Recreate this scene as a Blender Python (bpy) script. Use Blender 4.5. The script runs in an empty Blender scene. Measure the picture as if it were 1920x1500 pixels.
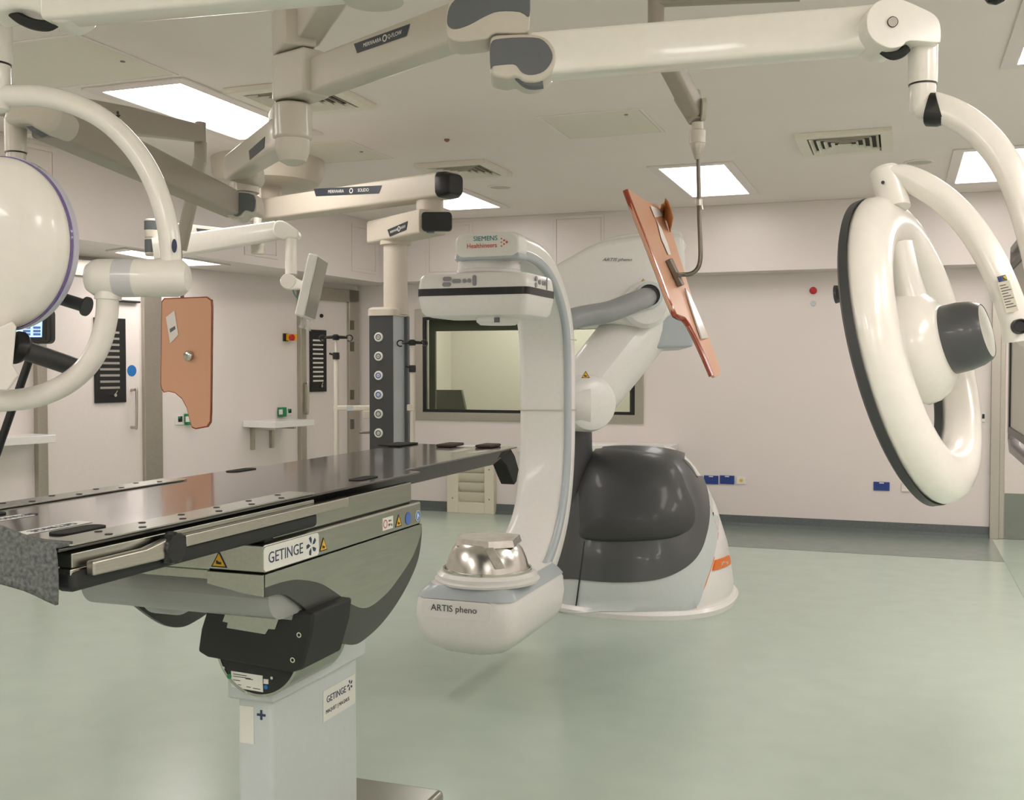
import bpy, bmesh, math, random
from mathutils import Vector as V, Matrix
from mathutils.bvhtree import BVHTree
random.seed(4)
scene = bpy.context.scene
COL = scene.collection
PI = math.pi

# ------------------------------------------------------------------ camera
F = 2000.0; CAMH = 1.5
PITCH = math.atan(60 / 2000); YAW = math.radians(20)
cam_d = bpy.data.cameras.new('camera'); cam = bpy.data.objects.new('camera', cam_d); COL.objects.link(cam)
cam.location = (0, 0, CAMH); cam.rotation_euler = (PI / 2 - PITCH, 0, YAW)
cam_d.sensor_fit = 'HORIZONTAL'; cam_d.sensor_width = 36; cam_d.lens = 36 * F / 1920
cam_d.clip_start = 0.05; cam_d.clip_end = 60
scene.camera = cam
_cp, _sp, _cy, _sy = math.cos(PITCH), math.sin(PITCH), math.cos(YAW), math.sin(YAW)
FW = V((-_sy * _cp, _cy * _cp, -_sp)); RT = V((_cy, _sy, 0)); UP = RT.cross(FW)
EYE = V((0, 0, CAMH))

def ray(px, py): return FW + RT * ((px - 960) / F) + UP * ((750 - py) / F)
def at(px, py, d): return EYE + ray(px, py) * d
def onplane(px, py, P0, n):
    r = ray(px, py); return EYE + r * ((P0 - EYE).dot(n) / r.dot(n))
def onx(px, py, x): return onplane(px, py, V((x, 0, 0)), V((1, 0, 0)))
def ony(px, py, y): return onplane(px, py, V((0, y, 0)), V((0, 1, 0)))
def onz(px, py, z): return onplane(px, py, V((0, 0, z)), V((0, 0, 1)))
X, Y, Z = V((1, 0, 0)), V((0, 1, 0)), V((0, 0, 1))

# ------------------------------------------------------------------ materials
def lin(c):
    return tuple(((v / 255) / 12.92 if v / 255 <= .04045 else ((v / 255 + .055) / 1.055) ** 2.4) for v in c)
MATS = {}
def mat(name, rgb, rough=.5, metal=0.0, noise=0.0, nscale=40, coat=0.0, bump=0.0, stretch=None, spec=.5):
    m = bpy.data.materials.new(name); m.use_nodes = True
    nt = m.node_tree; b = nt.nodes['Principled BSDF']
    c = lin(rgb) + (1,)
    b.inputs['Base Color'].default_value = c
    b.inputs['Roughness'].default_value = rough; b.inputs['Metallic'].default_value = metal
    b.inputs['Coat Weight'].default_value = coat; b.inputs['Coat Roughness'].default_value = .08
    b.inputs['Specular IOR Level'].default_value = spec
    tc = nt.nodes.new('ShaderNodeTexCoord'); mp = nt.nodes.new('ShaderNodeMapping')
    nt.links.new(tc.outputs['Object'], mp.inputs['Vector'])
    if stretch: mp.inputs['Scale'].default_value = stretch
    nz = nt.nodes.new('ShaderNodeTexNoise'); nz.inputs['Scale'].default_value = nscale; nz.inputs['Detail'].default_value = 4
    nt.links.new(mp.outputs['Vector'], nz.inputs['Vector'])
    amt = noise if noise else .015
    rp = nt.nodes.new('ShaderNodeValToRGB')
    rp.color_ramp.elements[0].position = .3; rp.color_ramp.elements[1].position = .7
    rp.color_ramp.elements[0].color = tuple(v * (1 - amt) for v in c[:3]) + (1,)
    rp.color_ramp.elements[1].color = tuple(min(1, v * (1 + amt)) for v in c[:3]) + (1,)
    nt.links.new(nz.outputs['Fac'], rp.inputs['Fac']); nt.links.new(rp.outputs['Color'], b.inputs['Base Color'])
    if bump:
        bp = nt.nodes.new('ShaderNodeBump'); bp.inputs['Strength'].default_value = bump; bp.inputs['Distance'].default_value = .002
        nt.links.new(nz.outputs['Fac'], bp.inputs['Height']); nt.links.new(bp.outputs['Normal'], b.inputs['Normal'])
    MATS[name] = m; return m
def emit(name, rgb, s):
    m = bpy.data.materials.new(name); m.use_nodes = True; nt = m.node_tree
    b = nt.nodes['Principled BSDF']; b.inputs['Base Color'].default_value = lin(rgb) + (1,)
    b.inputs['Emission Color'].default_value = lin(rgb) + (1,); b.inputs['Emission Strength'].default_value = s
    return m

WALL = mat('wall_panel', (228, 219, 215), .32, noise=.01, nscale=3)
CEIL = mat('ceiling_paint', (242, 231, 226), .7, noise=.01, nscale=3)
HATCH = mat('hatch_paint', (232, 225, 211), .5)
FLOOR = mat('vinyl_floor', (177, 191, 178), .22, noise=.03, nscale=6, spec=.35)
BORDER = mat('vinyl_border', (122, 134, 126), .25, noise=.05, nscale=9)
SKIRT = mat('skirting_vinyl', (92, 99, 98), .35, noise=.25, nscale=160)
DOORM = mat('door_laminate', (224, 215, 210), .4)
KICK = mat('kick_plate_grey', (128, 134, 124), .35)
STEEL = mat('brushed_steel', (186, 182, 172), .3, 1, noise=.08, nscale=30, stretch=(1, 1, 14))
STEELH = mat('brushed_steel_sheet', (168, 170, 160), .27, 1, noise=.06, nscale=18, stretch=(6, .6, 6))
CHROME = mat('polished_steel', (200, 198, 190), .13, 1)
DKMET = mat('grey_metal', (120, 116, 106), .35, 1)
WHITE = mat('white_enamel', (238, 234, 225), .28, coat=.5)
CREAM = mat('cream_enamel', (203, 196, 182), .35, coat=.3)
CREAM2 = mat('pendant_enamel', (206, 197, 182), .42)
GREYARM = mat('grey_arm_enamel', (164, 156, 144), .45)
SHELL = mat('white_plastic_shell', (230, 228, 224), .33, coat=.25)
SILVER = mat('silver_plastic', (176, 184, 188), .35, coat=.2)
SILVER2 = mat('pale_silver_plastic', (196, 203, 202), .3, coat=.3)
GRAPH = mat('graphite_plastic', (74, 76, 77), .38, coat=.2)
GRAPH2 = mat('dark_graphite_plastic', (58, 59, 60), .5, coat=.12)
PAD = mat('grey_joint_pad', (97, 101, 104), .5)
BLACK = mat('black_plastic', (22, 22, 23), .35)
BLACKM = mat('black_matt', (30, 32, 31), .6)
DKGLASS = mat('black_glass', (14, 14, 16), .08)
CARBON = mat('carbon_table_top', (52, 48, 45), .2, noise=.1, nscale=60, coat=.7, stretch=(8, 1, 8))
CARBON2 = mat('carbon_underside', (58, 60, 58), .3, noise=.12, nscale=50)
FUZZ = mat('hook_tape', (38, 38, 36), .95, noise=.4, nscale=500, bump=.8)
FELT = mat('grey_felt', (98, 101, 99), .95, noise=.45, nscale=130, bump=.9)
LABELW = mat('white_label', (222, 222, 214), .5)
LABELD = mat('navy_label', (48, 54, 62), .4)
PAPER = mat('white_paper', (228, 222, 216), .7)
NAVY = mat('navy_ink', (40, 52, 84), .5)
INKD = mat('dark_ink', (70, 72, 74), .5)
TEAL = mat('teal_ink', (24, 128, 128), .5)
ORINK = mat('orange_red_ink', (205, 80, 40), .5)
ORANGE = mat('orange_paint', (226, 118, 44), .4)
YELLOW = mat('warning_yellow', (232, 180, 30), .45)
BLUE = mat('blue_plastic', (34, 62, 138), .35)
BLUED = mat('blue_dot', (74, 106, 180), .5)
SIGNBLUE = mat('sign_blue', (28, 110, 180), .45)
RED = mat('red_plastic', (190, 28, 30), .35)
GREEN = mat('green_plastic', (30, 128, 82), .4)
CLEARTAPE = mat('shiny_film', (220, 218, 214), .15, coat=.8)
GLOW = emit('lamp_diffuser', (255, 248, 244), 11.5)
GLOWF = emit('far_lamp_diffuser', (255, 248, 244), 6.0)
GLOW2 = emit('added_control_room_lamp', (255, 250, 244), 6.0)
SCREEN = emit('lit_screen', (150, 185, 245), 1.6)
SCREENB = emit('lit_screen_button', (70, 90, 140), .8)
VIOLET = mat('violet_glow_seal', (120, 100, 160), .2, coat=.6)  # purple LED edge glow of the disc lamp put into the seal colour
CLEARED = mat('clear_rim', (205, 205, 222), .12, coat=.8)
CTRLDK = mat('control_room_dark', (112, 114, 106), .6)
CTRLW = mat('control_room_cream', (226, 224, 216), .6)

def glass(name, tint, mixf, rough=.03, rgb=None):
    m = bpy.data.materials.new(name); m.use_nodes = True; nt = m.node_tree
    b = nt.nodes['Principled BSDF']; out = nt.nodes['Material Output']
    b.inputs['Base Color'].default_value = lin(rgb or tint) + (1,); b.inputs['Roughness'].default_value = rough
    t = nt.nodes.new('ShaderNodeBsdfTransparent'); t.inputs['Color'].default_value = lin(tint) + (1,)
    mx = nt.nodes.new('ShaderNodeMixShader'); mx.inputs['Fac'].default_value = mixf
    nt.links.new(t.outputs[0], mx.inputs[1]); nt.links.new(b.outputs[0], mx.inputs[2]); nt.links.new(mx.outputs[0], out.inputs['Surface'])
    return m
PANE = glass('lead_glass', (240, 242, 234), .12, .02, (30, 32, 32))
ACRYL = glass('amber_acrylic', (246, 200, 170), .93, .3, (220, 168, 137))
ACRYLE = mat('amber_acrylic_edge', (150, 52, 22), .2, coat=.6)
FILM = glass('clear_film', (246, 246, 246), .45, .12, (235, 232, 228))

# ------------------------------------------------------------------ mesh builder
class MB:
    def __init__(s): s.v = []; s.f = []
    def add(s, vs, fs):
        o = len(s.v); s.v += [V(p) for p in vs]; s.f += [tuple(i + o for i in f) for f in fs]; return s
    def box(s, c, size, ax=(X, Y, Z)):
        c = V(c); h = [k / 2 for k in size]
        vs = [c + ax[0] * (a * h[0]) + ax[1] * (b * h[1]) + ax[2] * (d * h[2]) for a in (-1, 1) for b in (-1, 1) for d in (-1, 1)]
        return s.add(vs, [(0, 1, 3, 2), (4, 6, 7, 5), (0, 4, 5, 1), (2, 3, 7, 6), (0, 2, 6, 4), (1, 5, 7, 3)])
    def bx(s, x0, x1, y0, y1, z0, z1):
        return s.box(((x0 + x1) / 2, (y0 + y1) / 2, (z0 + z1) / 2), (abs(x1 - x0), abs(y1 - y0), abs(z1 - z0)))
    def prism(s, pts, ext):
        pts = [V(p) for p in pts]; n = len(pts); ext = V(ext)
        return s.add(pts + [p + ext for p in pts],
                     [tuple(range(n)), tuple(range(2 * n - 1, n - 1, -1))] + [(i, i + n, (i + 1) % n + n, (i + 1) % n) for i in range(n)])
    def ringprism(s, outer, inner, ext):
        outer = [V(p) for p in outer]; inner = [V(p) for p in inner]; n = len(outer); ext = V(ext)
        vs = outer + inner + [p + ext for p in outer] + [p + ext for p in inner]; fs = []
        for i in range(n):
            j = (i + 1) % n
            fs += [(i, j, n + j, n + i), (2 * n + i, 3 * n + i, 3 * n + j, 2 * n + j), (i, 2 * n + i, 2 * n + j, j), (n + i, n + j, 3 * n + j, 3 * n + i)]
        return s.add(vs, fs)
    def loft(s, rings, cap=True, closed=False):
        n = len(rings[0]); vs = [p for r in rings for p in r]; fs = []; m = len(rings)
        for k in range(m if closed else m - 1):
            a = k * n; b = ((k + 1) % m) * n
            for i in range(n):
                j = (i + 1) % n; fs.append((a + i, a + j, b + j, b + i))
        if cap and not closed: fs += [tuple(range(n - 1, -1, -1)), tuple(range((m - 1) * n, m * n))]
        return s.add(vs, fs)
    def lathe(s, prof, o, axis, n=48, closed=False):
        axis = V(axis).normalized(); a = axis.orthogonal().normalized(); b = axis.cross(a); o = V(o)
        rings = [[o + axis * h + (a * math.cos(2 * PI * i / n) + b * math.sin(2 * PI * i / n)) * max(r, 1e-5) for i in range(n)] for r, h in prof]
        return s.loft(rings, cap=True, closed=closed)
    def cyl(s, p0, p1, r, n=24, r2=None):
        p0, p1 = V(p0), V(p1); return s.lathe([(r, 0), (r2 if r2 is not None else r, (p1 - p0).length)], p0, p1 - p0, n)
    def sweep(s, path, w, h, rnd=.5, up=Z, n=5, cap=0.0):
        """rounded rectangle (w sideways, h along up) along a path; w,h numbers or lists"""
        P = [V(p) for p in path]; m = len(P)
        W = w if isinstance(w, (list, tuple)) else [w] * m
        Hh = h if isinstance(h, (list, tuple)) else [h] * m
        def sec(c, t, ww, hh):
            sd = t.cross(up);
            if sd.length < 1e-4: sd = t.orthogonal()
            sd.normalize(); u2 = sd.cross(t).normalized(); r = rnd * min(ww, hh) ; out = []
            r = min(r, min(ww, hh) / 2)
            for q, (sx, sy) in enumerate(((1, 1), (-1, 1), (-1, -1), (1, -1))):
                for k in range(n):
                    a = (q + k / (n - 1)) * PI / 2
                    out.append(c + sd * (sx * (ww / 2 - r) + r * math.cos(a)) + u2 * (sy * (hh / 2 - r) + r * math.sin(a)))
            return out
        T = []
        for i in range(m):
            T.append((P[min(i + 1, m - 1)] - P[max(i - 1, 0)]).normalized())
        rings = []
        if cap:
            for k in range(4):
                a = (1 - k / 4) * PI / 2
                rings.append(sec(P[0] - T[0] * cap * math.sin(a), T[0], W[0] * (1 - cap_s(a)), Hh[0] * (1 - cap_s(a))))
        for i in range(m): rings.append(sec(P[i], T[i], W[i], Hh[i]))
        if cap:
            for k in range(1, 5):
                a = k / 4 * PI / 2
                rings.append(sec(P[-1] + T[-1] * cap * math.sin(a), T[-1], W[-1] * (1 - cap_s(a)), Hh[-1] * (1 - cap_s(a))))
        return s.loft(rings)
    def tube(s, path, r, n=14, up=None):
        P = [V(p) for p in path]; m = len(P); R = r if isinstance(r, (list, tuple)) else [r] * m
        T = [(P[min(i + 1, m - 1)] - P[max(i - 1, 0)]).normalized() for i in range(m)]
        a = T[0].orthogonal().normalized(); rings = []
        for i in range(m):
            a = (a - T[i] * a.dot(T[i])).normalized(); b = T[i].cross(a)
            rings.append([P[i] + (a * math.cos(2 * PI * k / n) + b * math.sin(2 * PI * k / n)) * R[i] for k in range(n)])
        return s.loft(rings)
    def sphere(s, c, r, n=20):
        prof = [(r * math.sin(PI * k / 12), -r * math.cos(PI * k / 12)) for k in range(13)]
        return s.lathe(prof, c, Z, n)
def cap_s(a): return .55 * (1 - math.cos(a)) if a < PI / 2 - .01 else .62

def smooth(pts, k=6):
    P = [V(p) for p in pts]; out = []
    for i in range(len(P) - 1):
        p0 = P[max(i - 1, 0)]; p1 = P[i]; p2 = P[i + 1]; p3 = P[min(i + 2, len(P) - 1)]
        for j in range(k):
            t = j / k
            out.append(.5 * ((2 * p1) + (p2 - p0) * t + (2 * p0 - 5 * p1 + 4 * p2 - p3) * t * t + (3 * p1 - p0 - 3 * p2 + p3) * t ** 3))
    out.append(P[-1]); return out
def smooth2(pts, k=6, closed=True):
    n = len(pts); out = []
    P = [V((p[0], p[1])) for p in pts]
    for i in range(n):
        p0, p1, p2, p3 = P[(i - 1) % n], P[i], P[(i + 1) % n], P[(i + 2) % n]
        for j in range(k):
            t = j / k
            q = .5 * ((2 * p1) + (p2 - p0) * t + (2 * p0 - 5 * p1 + 4 * p2 - p3) * t * t + (3 * p1 - p0 - 3 * p2 + p3) * t ** 3)
            out.append((q[0], q[1]))
    return out
def PX(lst): return [at(*p) for p in lst]
def rrect(w, h, r, n=5):
    out = []
    for q, (sx, sy) in enumerate(((1, 1), (-1, 1), (-1, -1), (1, -1))):
        for k in range(n):
            a = (q + k / (n - 1)) * PI / 2
            out.append((sx * (w / 2 - r) + r * math.cos(a), sy * (h / 2 - r) + r * math.sin(a)))
    return out
def circ(r, n=32): return [(r * math.cos(2 * PI * i / n), r * math.sin(2 * PI * i / n)) for i in range(n)]
def place(poly, o, ux, uy): return [V(o) + ux * p[0] + uy * p[1] for p in poly]

def finish(o, mb, m, bevel=0, seg=2, sharp=35):
    me = o.data
    me.from_pydata([tuple(v) for v in mb.v], [], mb.f); me.validate()
    b = bmesh.new(); b.from_mesh(me); bmesh.ops.recalc_face_normals(b, faces=b.faces); b.to_mesh(me); b.free()
    for p in me.polygons: p.use_smooth = True
    me.set_sharp_from_angle(angle=math.radians(sharp))
    if isinstance(m, (list, tuple)):
        for k in m: me.materials.append(k)
    else: me.materials.append(m)
    if bevel:
        md = o.modifiers.new('bevel', 'BEVEL'); md.width = bevel; md.segments = seg; md.limit_method = 'ANGLE'; md.angle_limit = math.radians(40)
        md.harden_normals = True
def setpar(o, parent):
    o.parent = parent
    if parent.parent is None and parent.type == 'EMPTY': o.matrix_parent_inverse = Matrix.Translation(-parent.location)
def obj(name, mb, m, parent=None, bevel=0, label=None, seg=2, sharp=35):
    me = bpy.data.meshes.new(name); o = bpy.data.objects.new(name, me); COL.objects.link(o)
    finish(o, mb, m, bevel, seg, sharp)
    if parent is not None: setpar(o, parent)
    if label: o['label'] = label
    return o
def thing(name, label, cat, loc=(0, 0, 0), group=None):
    o = bpy.data.objects.new(name, None); COL.objects.link(o); o.location = loc; o.empty_display_size = .1
    o['label'] = label; o['category'] = cat
    if group: o['group'] = group
    return o
def tag(o, label, cat, group=None):
    o['label'] = label; o['category'] = cat
    if group: o['group'] = group
    return o
def struct(name, mb, m, label=None, bevel=0):
    o = obj(name, mb, m, None, bevel); o['kind'] = 'structure'; o['category'] = name.split('_')[0]
    o['label'] = label or name.replace('_', ' '); return o
def text(s, P, ux, uy, size, m, parent, name='lettering', shear=0, align='CENTER', ext=.0004, xs=1.0):
    cu = bpy.data.curves.new(name, 'FONT'); cu.body = s; cu.size = size; cu.align_x = align; cu.align_y = 'CENTER'
    cu.extrude = ext; cu.shear = shear; cu.resolution_u = 3
    t = bpy.data.objects.new('tmp_text', cu); COL.objects.link(t)
    bpy.context.view_layer.update()
    me = bpy.data.meshes.new_from_object(t.evaluated_get(bpy.context.evaluated_depsgraph_get()))
    bpy.data.objects.remove(t); bpy.data.curves.remove(cu)
    nn = ux.cross(uy)
    for v in me.vertices: v.co = V(P) + ux * (v.co.x * xs) + uy * v.co.y + nn * v.co.z
    me.name = name; me.materials.clear(); me.materials.append(m)
    o = bpy.data.objects.new(name, me); COL.objects.link(o)
    if parent is not None: setpar(o, parent)
    return o
def union(mbs):
    r = MB()
    for m in mbs: r.add(m.v, m.f)
    return r

# ================================================================== ROOM
CZ = 3.0; YF = 10.25; YB = 9.95; BZ = 2.385
C0 = V((-5.503, YF, 0)); LU = V((.18, .984, 0)).normalized(); LN = V((LU.y, -LU.x, 0))       # left wall: along, inward normal
B0 = V((-5.085, YB, 0)); BU = V((.062, .998, 0)).normalized(); BN = V((BU.y, -BU.x, 0))       # left bulkhead
XR = 3.4; YN = -2.6
def lw(px, py, off=0.0): return onplane(px, py, C0 + LN * off, LN)
def lb(px, py, off=0.0): return onplane(px, py, B0 + BN * off, BN)
lend = C0 - LU * ((YF - YN) / LU.y)
fl = MB().add([lend, (XR, YN, 0), (XR, YF + .1, 0), (C0.x - .1, YF + .1, 0)], [(0, 1, 2, 3)])
fl.prism([lend + V((0, 0, -.1)), V((XR, YN, -.1)), V((XR, YF + .1, -.1)), V((C0.x, YF + .1, -.1))], (0, 0, .095))
struct('floor', fl, FLOOR, 'pale green vinyl floor')
ce = MB().prism([lend + V((0, 0, CZ)), V((XR, YN, CZ)), V((XR, YF + .1, CZ)), V((C0.x - .1, YF + .1, CZ))], (0, 0, .12))
struct('ceiling', ce, CEIL, 'grey white ceiling')
# far wall with the control room window opening
wx0, wx1 = ony(780, 690, YF).x, ony(1207, 690, YF).x
wz1, wz0 = ony(785, 580, YF).z, ony(785, 787, YF).z
fr = .085
ox0, ox1, oz0, oz1 = wx0 + fr, wx1 - fr, wz0 + fr, wz1 - fr
fw = MB()
fw.bx(C0.x - .1, ox0, YF, YF + .14, 0, CZ); fw.bx(ox1, XR, YF, YF + .14, 0, CZ)
fw.bx(ox0, ox1, YF, YF + .14, 0, oz0); fw.bx(ox0, ox1, YF, YF + .14, oz1, CZ)
struct('wall_far', fw, WALL, 'pale far wall with a window')
struct('wall_right', MB().bx(XR, XR + .1, YN, YF, 0, CZ), WALL, 'pale right wall')
struct('wall_near', MB().bx(lend.x, XR, YN - .1, YN, 0, CZ), WALL, 'pale wall behind the viewer')
struct('wall_left', MB().prism([lend, C0, C0 + Z * CZ, lend + Z * CZ], -LN * .1), WALL, 'pale left wall with two doors')
# bulkheads
bend = B0 - BU * ((YB - YN) / BU.y)
bl = MB().prism([V((B0.x, YB, BZ)), V((XR, YB, BZ)), V((XR, YF, BZ)), V((C0.x, YF, BZ)), lend + Z * BZ, bend + Z * BZ], (0, 0, CZ - BZ))
struct('wall_bulkhead', bl, WALL, 'boxed bulkhead running under the ceiling', .004)
# skirting and floor border
sk = MB(); x_end = ony(1856, 1000, YF).x
sk.prism([V((C0.x, YF, 0)), V((C0.x, YF, .1)), V((C0.x, YF - .008, .1)), V((C0.x, YF - .012, .03)), V((C0.x, YF - .04, .003))], (x_end - C0.x, 0, 0))
struct('baseboard_far', sk, SKIRT, 'dark speckled skirting along the far wall')
yb0 = onz(1660, 1041, 0).y
bd = MB().bx(-2.7, onz(1883, 1053, 0).x, yb0, YF - .03, 0, .003)
struct('trim_1', bd, BORDER, 'grey border strip on the floor by the far wall')
xb = onz(1883, 1053, 0).x
struct('trim_2', MB().bx(xb + .0, xb + .16, YN, yb0 , 0, .003), mat('vinyl_strip', (170, 186, 172), .25), 'green strip of floor on the right')

# control room behind the window
cr = MB()
cr.bx(ox0 - .5, ox1 + .5, YF + 1.9, YF + 1.95, 0, 2.6)
struct('wall_control_back', cr, CTRLW, 'cream back wall of the control room')
cr2 = MB(); cr2.bx(ox0 - .55, ox0 - .5, YF + .14, YF + 1.95, 0, 2.6); cr2.bx(ox1 + .5, ox1 + .55, YF + .14, YF + 1.95, 0, 2.6)
cr2.bx(ox0 - .55, ox1 + .55, YF + .14, YF + 1.95, 2.6, 2.65); cr2.bx(ox0 - .55, ox1 + .55, YF + .14, YF + 1.95, -.05, 0)
struct('wall_control_side', cr2, CTRLW, 'control room side walls')
struct('ceiling_added_light_control', MB().bx(ox0, ox1, YF + .6, YF + 1.4, 2.58, 2.595), GLOW2, 'added unseen control room light panel')  # unseen panel added to brighten the cream wall behind the glass
# window frame parts
wf = thing('window_1', 'steel framed control room window in the far wall', 'window', (wx0, YF, wz0)); wf['kind'] = 'structure'
def rect_pts(x0, x1, z0, z1, y): return [V((x0, y, z0)), V((x1, y, z0)), V((x1, y, z1)), V((x0, y, z1))]
obj('window_frame', MB().ringprism(rect_pts(wx0, wx1, wz0, wz1, YF - .02), rect_pts(ox0, ox1, oz0, oz1, YF - .02), (0, .03, 0)), STEEL, wf, .004)
obj('window_gasket', MB().ringprism(rect_pts(ox0, ox1, oz0, oz1, YF - .012), rect_pts(ox0 + .03, ox1 - .03, oz0 + .03, oz1 - .03, YF - .012), (0, .03, 0)), BLACK, wf)
iz0, iz1 = ony(900, 769, YF + .1).z, ony(900, 620, YF + .1).z
ix0, ix1 = ony(816, 690, YF + .1).x, ony(1181, 690, YF + .1).x
obj('inner_border', MB().ringprism(rect_pts(ox0 + .02, ox1 - .02, oz0 + .02, oz1 - .02, YF + .1), rect_pts(ix0, ix1, iz0, iz1, YF + .1), (0, .035, 0)), CTRLDK, wf)
obj('glass_pane', MB().bx(ox0 + .01, ox1 - .01, YF + .03, YF + .045, oz0 + .01, oz1 - .01), PANE, wf)
dk = thing('desk_monitor', 'dark monitor seen through the control room window', 'monitor', (ox0 + .4, YF + .5, .9))
p0, p1, p2, p3 = ony(812, 731, YF + .4), ony(865, 731, YF + .4), ony(874, 771, YF + .4), ony(812, 771, YF + .4)
obj('screen_housing', MB().prism([p3 - Z * .02, p2 - Z * .02, p1, p0], (0, .05, 0)), CTRLDK, dk, .006)
obj('stand', MB().bx(p0.x + .1, p0.x + .2, YF + .45, YF + .5, .5, p3.z), CTRLDK, dk)
struct('trim_3', MB().bx(ox0 - .5, ox1 + .5, YF + .15, YF + .9, .72, .75), CTRLDK, 'control room desk top')

# far right door in the far wall
dt = ony(1870, 520, YF).z
dx0, dx1 = ony(1857, 800, YF).x, ony(1884, 800, YF).x
d3 = thing('door_3', 'steel framed white door with grey kick plate at far right', 'door', (dx0, YF, 0)); d3['kind'] = 'structure'
fs = MB(); fs.bx(dx0, dx0 + .075, YF - .05, YF, 0, dt + .12); fs.bx(dx0, 2.35, YF - .05, YF, dt, dt + .12); fs.bx(dx0 + .075, dx1, YF - .022, YF, 0, dt)
obj('door_frame', fs, STEEL, d3, .004)
obj('door_leaf', MB().bx(dx1, 2.3, YF - .015, YF - .001, 0.006, dt), DOORM, d3)
obj('kick_plate', MB().bx(dx1 + .004, 2.3, YF - .02, YF - .015, .01, ony(1900, 925, YF).z), KICK, d3)

# left wall doors ---------------------------------------------------
def wall_box(pa, pb, th, off=0.0, wn=None, wu=None, fn=lw):
    """box on the left wall between two picture corners"""
    a, b = fn(*pa), fn(*pb); n = wn or LN; u = wu or LU
    a0 = a.dot(u); b0 = b.dot(u); base = a - u * a0 - Z * a.z
    lo, hi = min(a0, b0), max(a0, b0); zl, zh = min(a.z, b.z), max(a.z, b.z)
    return MB().box(base + u * ((lo + hi) / 2) + Z * ((zl + zh) / 2) + n * (off + th / 2), (hi - lo, th, zh - zl), (u, n, Z))
def door_left(num, lx0, lx1, fl0, fr1, ytop, label, louvre, handle, hgap):
    """lx: leaf px range; fl0/fr1: outer frame px; ytop picture y of the frame's underside at the leaf's left edge"""
    zt = lw(lx0, ytop).z
    def up(px): return lw(px, 690).dot(LU)
    base = C0 - LU * C0.dot(LU)
    a, b, c, e = up(fl0), up(lx0), up(lx1), up(fr1)
    d = thing('door_%d' % num, label, 'door', base + LU * b); d['kind'] = 'structure'
    fm = MB()
    def bxl(u0, u1, z0, z1, o0, o1, mb): mb.box(base + LU * ((u0 + u1) / 2) + Z * ((z0 + z1) / 2) + LN * ((o0 + o1) / 2), (u1 - u0, o1 - o0, z1 - z0), (LU, LN, Z)); return mb
    bxl(a, b, 0, zt + .13, 0, .055, fm); bxl(c, e, 0, zt + .13, 0, .055, fm); bxl(a, e, zt, zt + .13, 0, .055, fm)
    obj('door_frame', fm, STEEL, d, .004)
    obj('door_leaf', bxl(b, c, .006, zt, 0, .018, MB()), DOORM, d)
    (x0, y0), (x1, y1) = louvre
    pn = wall_box((x0, y0), (x1, y1), .016, .018)
    lp = obj('vision_panel', pn, BLACK, d, .002)
    A, B = lw(x0, y0), lw(x1, y1); u0, u1 = A.dot(LU), B.dot(LU); zt2, zb2 = A.z, B.z; hh = zt2 - zb2
    for k in range(10):
        zc = zt2 - hh * (.17 + .0725 * k)
        obj('slat_opening', bxl(u0 + (u1 - u0) * .15, u0 + (u1 - u0) * .78, zc - hh * .013, zc + hh * .013, .034, .037, MB()), LABELW if num == 2 else mat('slat_grey', (150, 146, 138), .4), lp)
    kc = base + LU * (u0 + (u1 - u0) * .56) + Z * (zt2 - hh * .91) + LN * .036
    obj('thumb_turn', MB().cyl(kc, kc + LN * .03, .014, 12).cyl(kc + LN * .02, kc + LN * .02 + Z * .035 + LU * .025, .005, 8), CHROME, lp)
    hx, hy0, hy1 = handle; h0, h1 = lw(hx, hy0, .018), lw(hx, hy1, .018); s = hgap
    obj('door_handle', MB().tube(smooth([h0, h0 + LN * .05, h0 + LN * .065 - Z * .015, h1 + LN * .065 + Z * .015, h1 + LN * .05, h1], 5), .011), STEEL, d)
    return d, base
d1, LBASE = door_left(1, 80, 263, 62, 296, 512, 'white door with long black louvred panel beside the brown shield', ((172, 595), (232, 754)), (246, 731, 801), .05)
obj('door_closer', wall_box((195, 561), (254, 569), .05, .018), BLACK, d1, .008)
ps = lw(247, 695, .018)
ds = MB().prism(place(circ(.047), ps, LU, Z), LN * .002)
dsg = obj('door_sign', ds, SIGNBLUE, d1, label='round blue sign on the door')
d2, _ = door_left(2, 567, 648, 557, 666, 560, 'far white door with black panel of pale slats behind the pole', ((577, 618), (608, 734)), (568, 718, 774), .05)
for hy in (610, 650, 740, 795):
    obj('hinge', wall_box((649, hy - 9), (655, hy + 9), .012, .055), DKMET, d2)
obj('door_stop', MB().sphere(lw(603, 592, .03), .02), BLACKM, d2)

# wall shelves
def shelf(pa, pb, depth, label, brk, cat='shelf', num=0):
    A, B = lw(*pa), lw(*pb); u0, u1 = A.dot(LU), B.dot(LU); z1 = (A.z)
    t = thing('wall_shelf', label, cat, LBASE + LU * u0 + Z * z1)
    obj('shelf_board', MB().box(LBASE + LU * ((u0 + u1) / 2) + Z * (z1 - .03) + LN * (depth / 2), (u1 - u0, depth, .06), (LU, LN, Z)), SHELL, t, .006)
    for bx in brk:
        q = lw(bx, 700).dot(LU)
        P = LBASE + LU * q + Z * (z1 - .06)
        obj('bracket', MB().box(P + LN * .02 - Z * .11, (.03, .04, .22), (LU, LN, Z)).box(P + LN * (depth * .4) - Z * .012, (.03, depth * .8, .024), (LU, LN, Z)), STEEL, t, .002)
    return t
shelf((455, 789), (531, 789), .40, 'white wall shelf on steel brackets right of the brown shield', (470, 506))
shelf((-170, 826), (58, 826), .30, 'white wall shelf at left edge beside the slanted black pole', (-120, -60))

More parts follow.
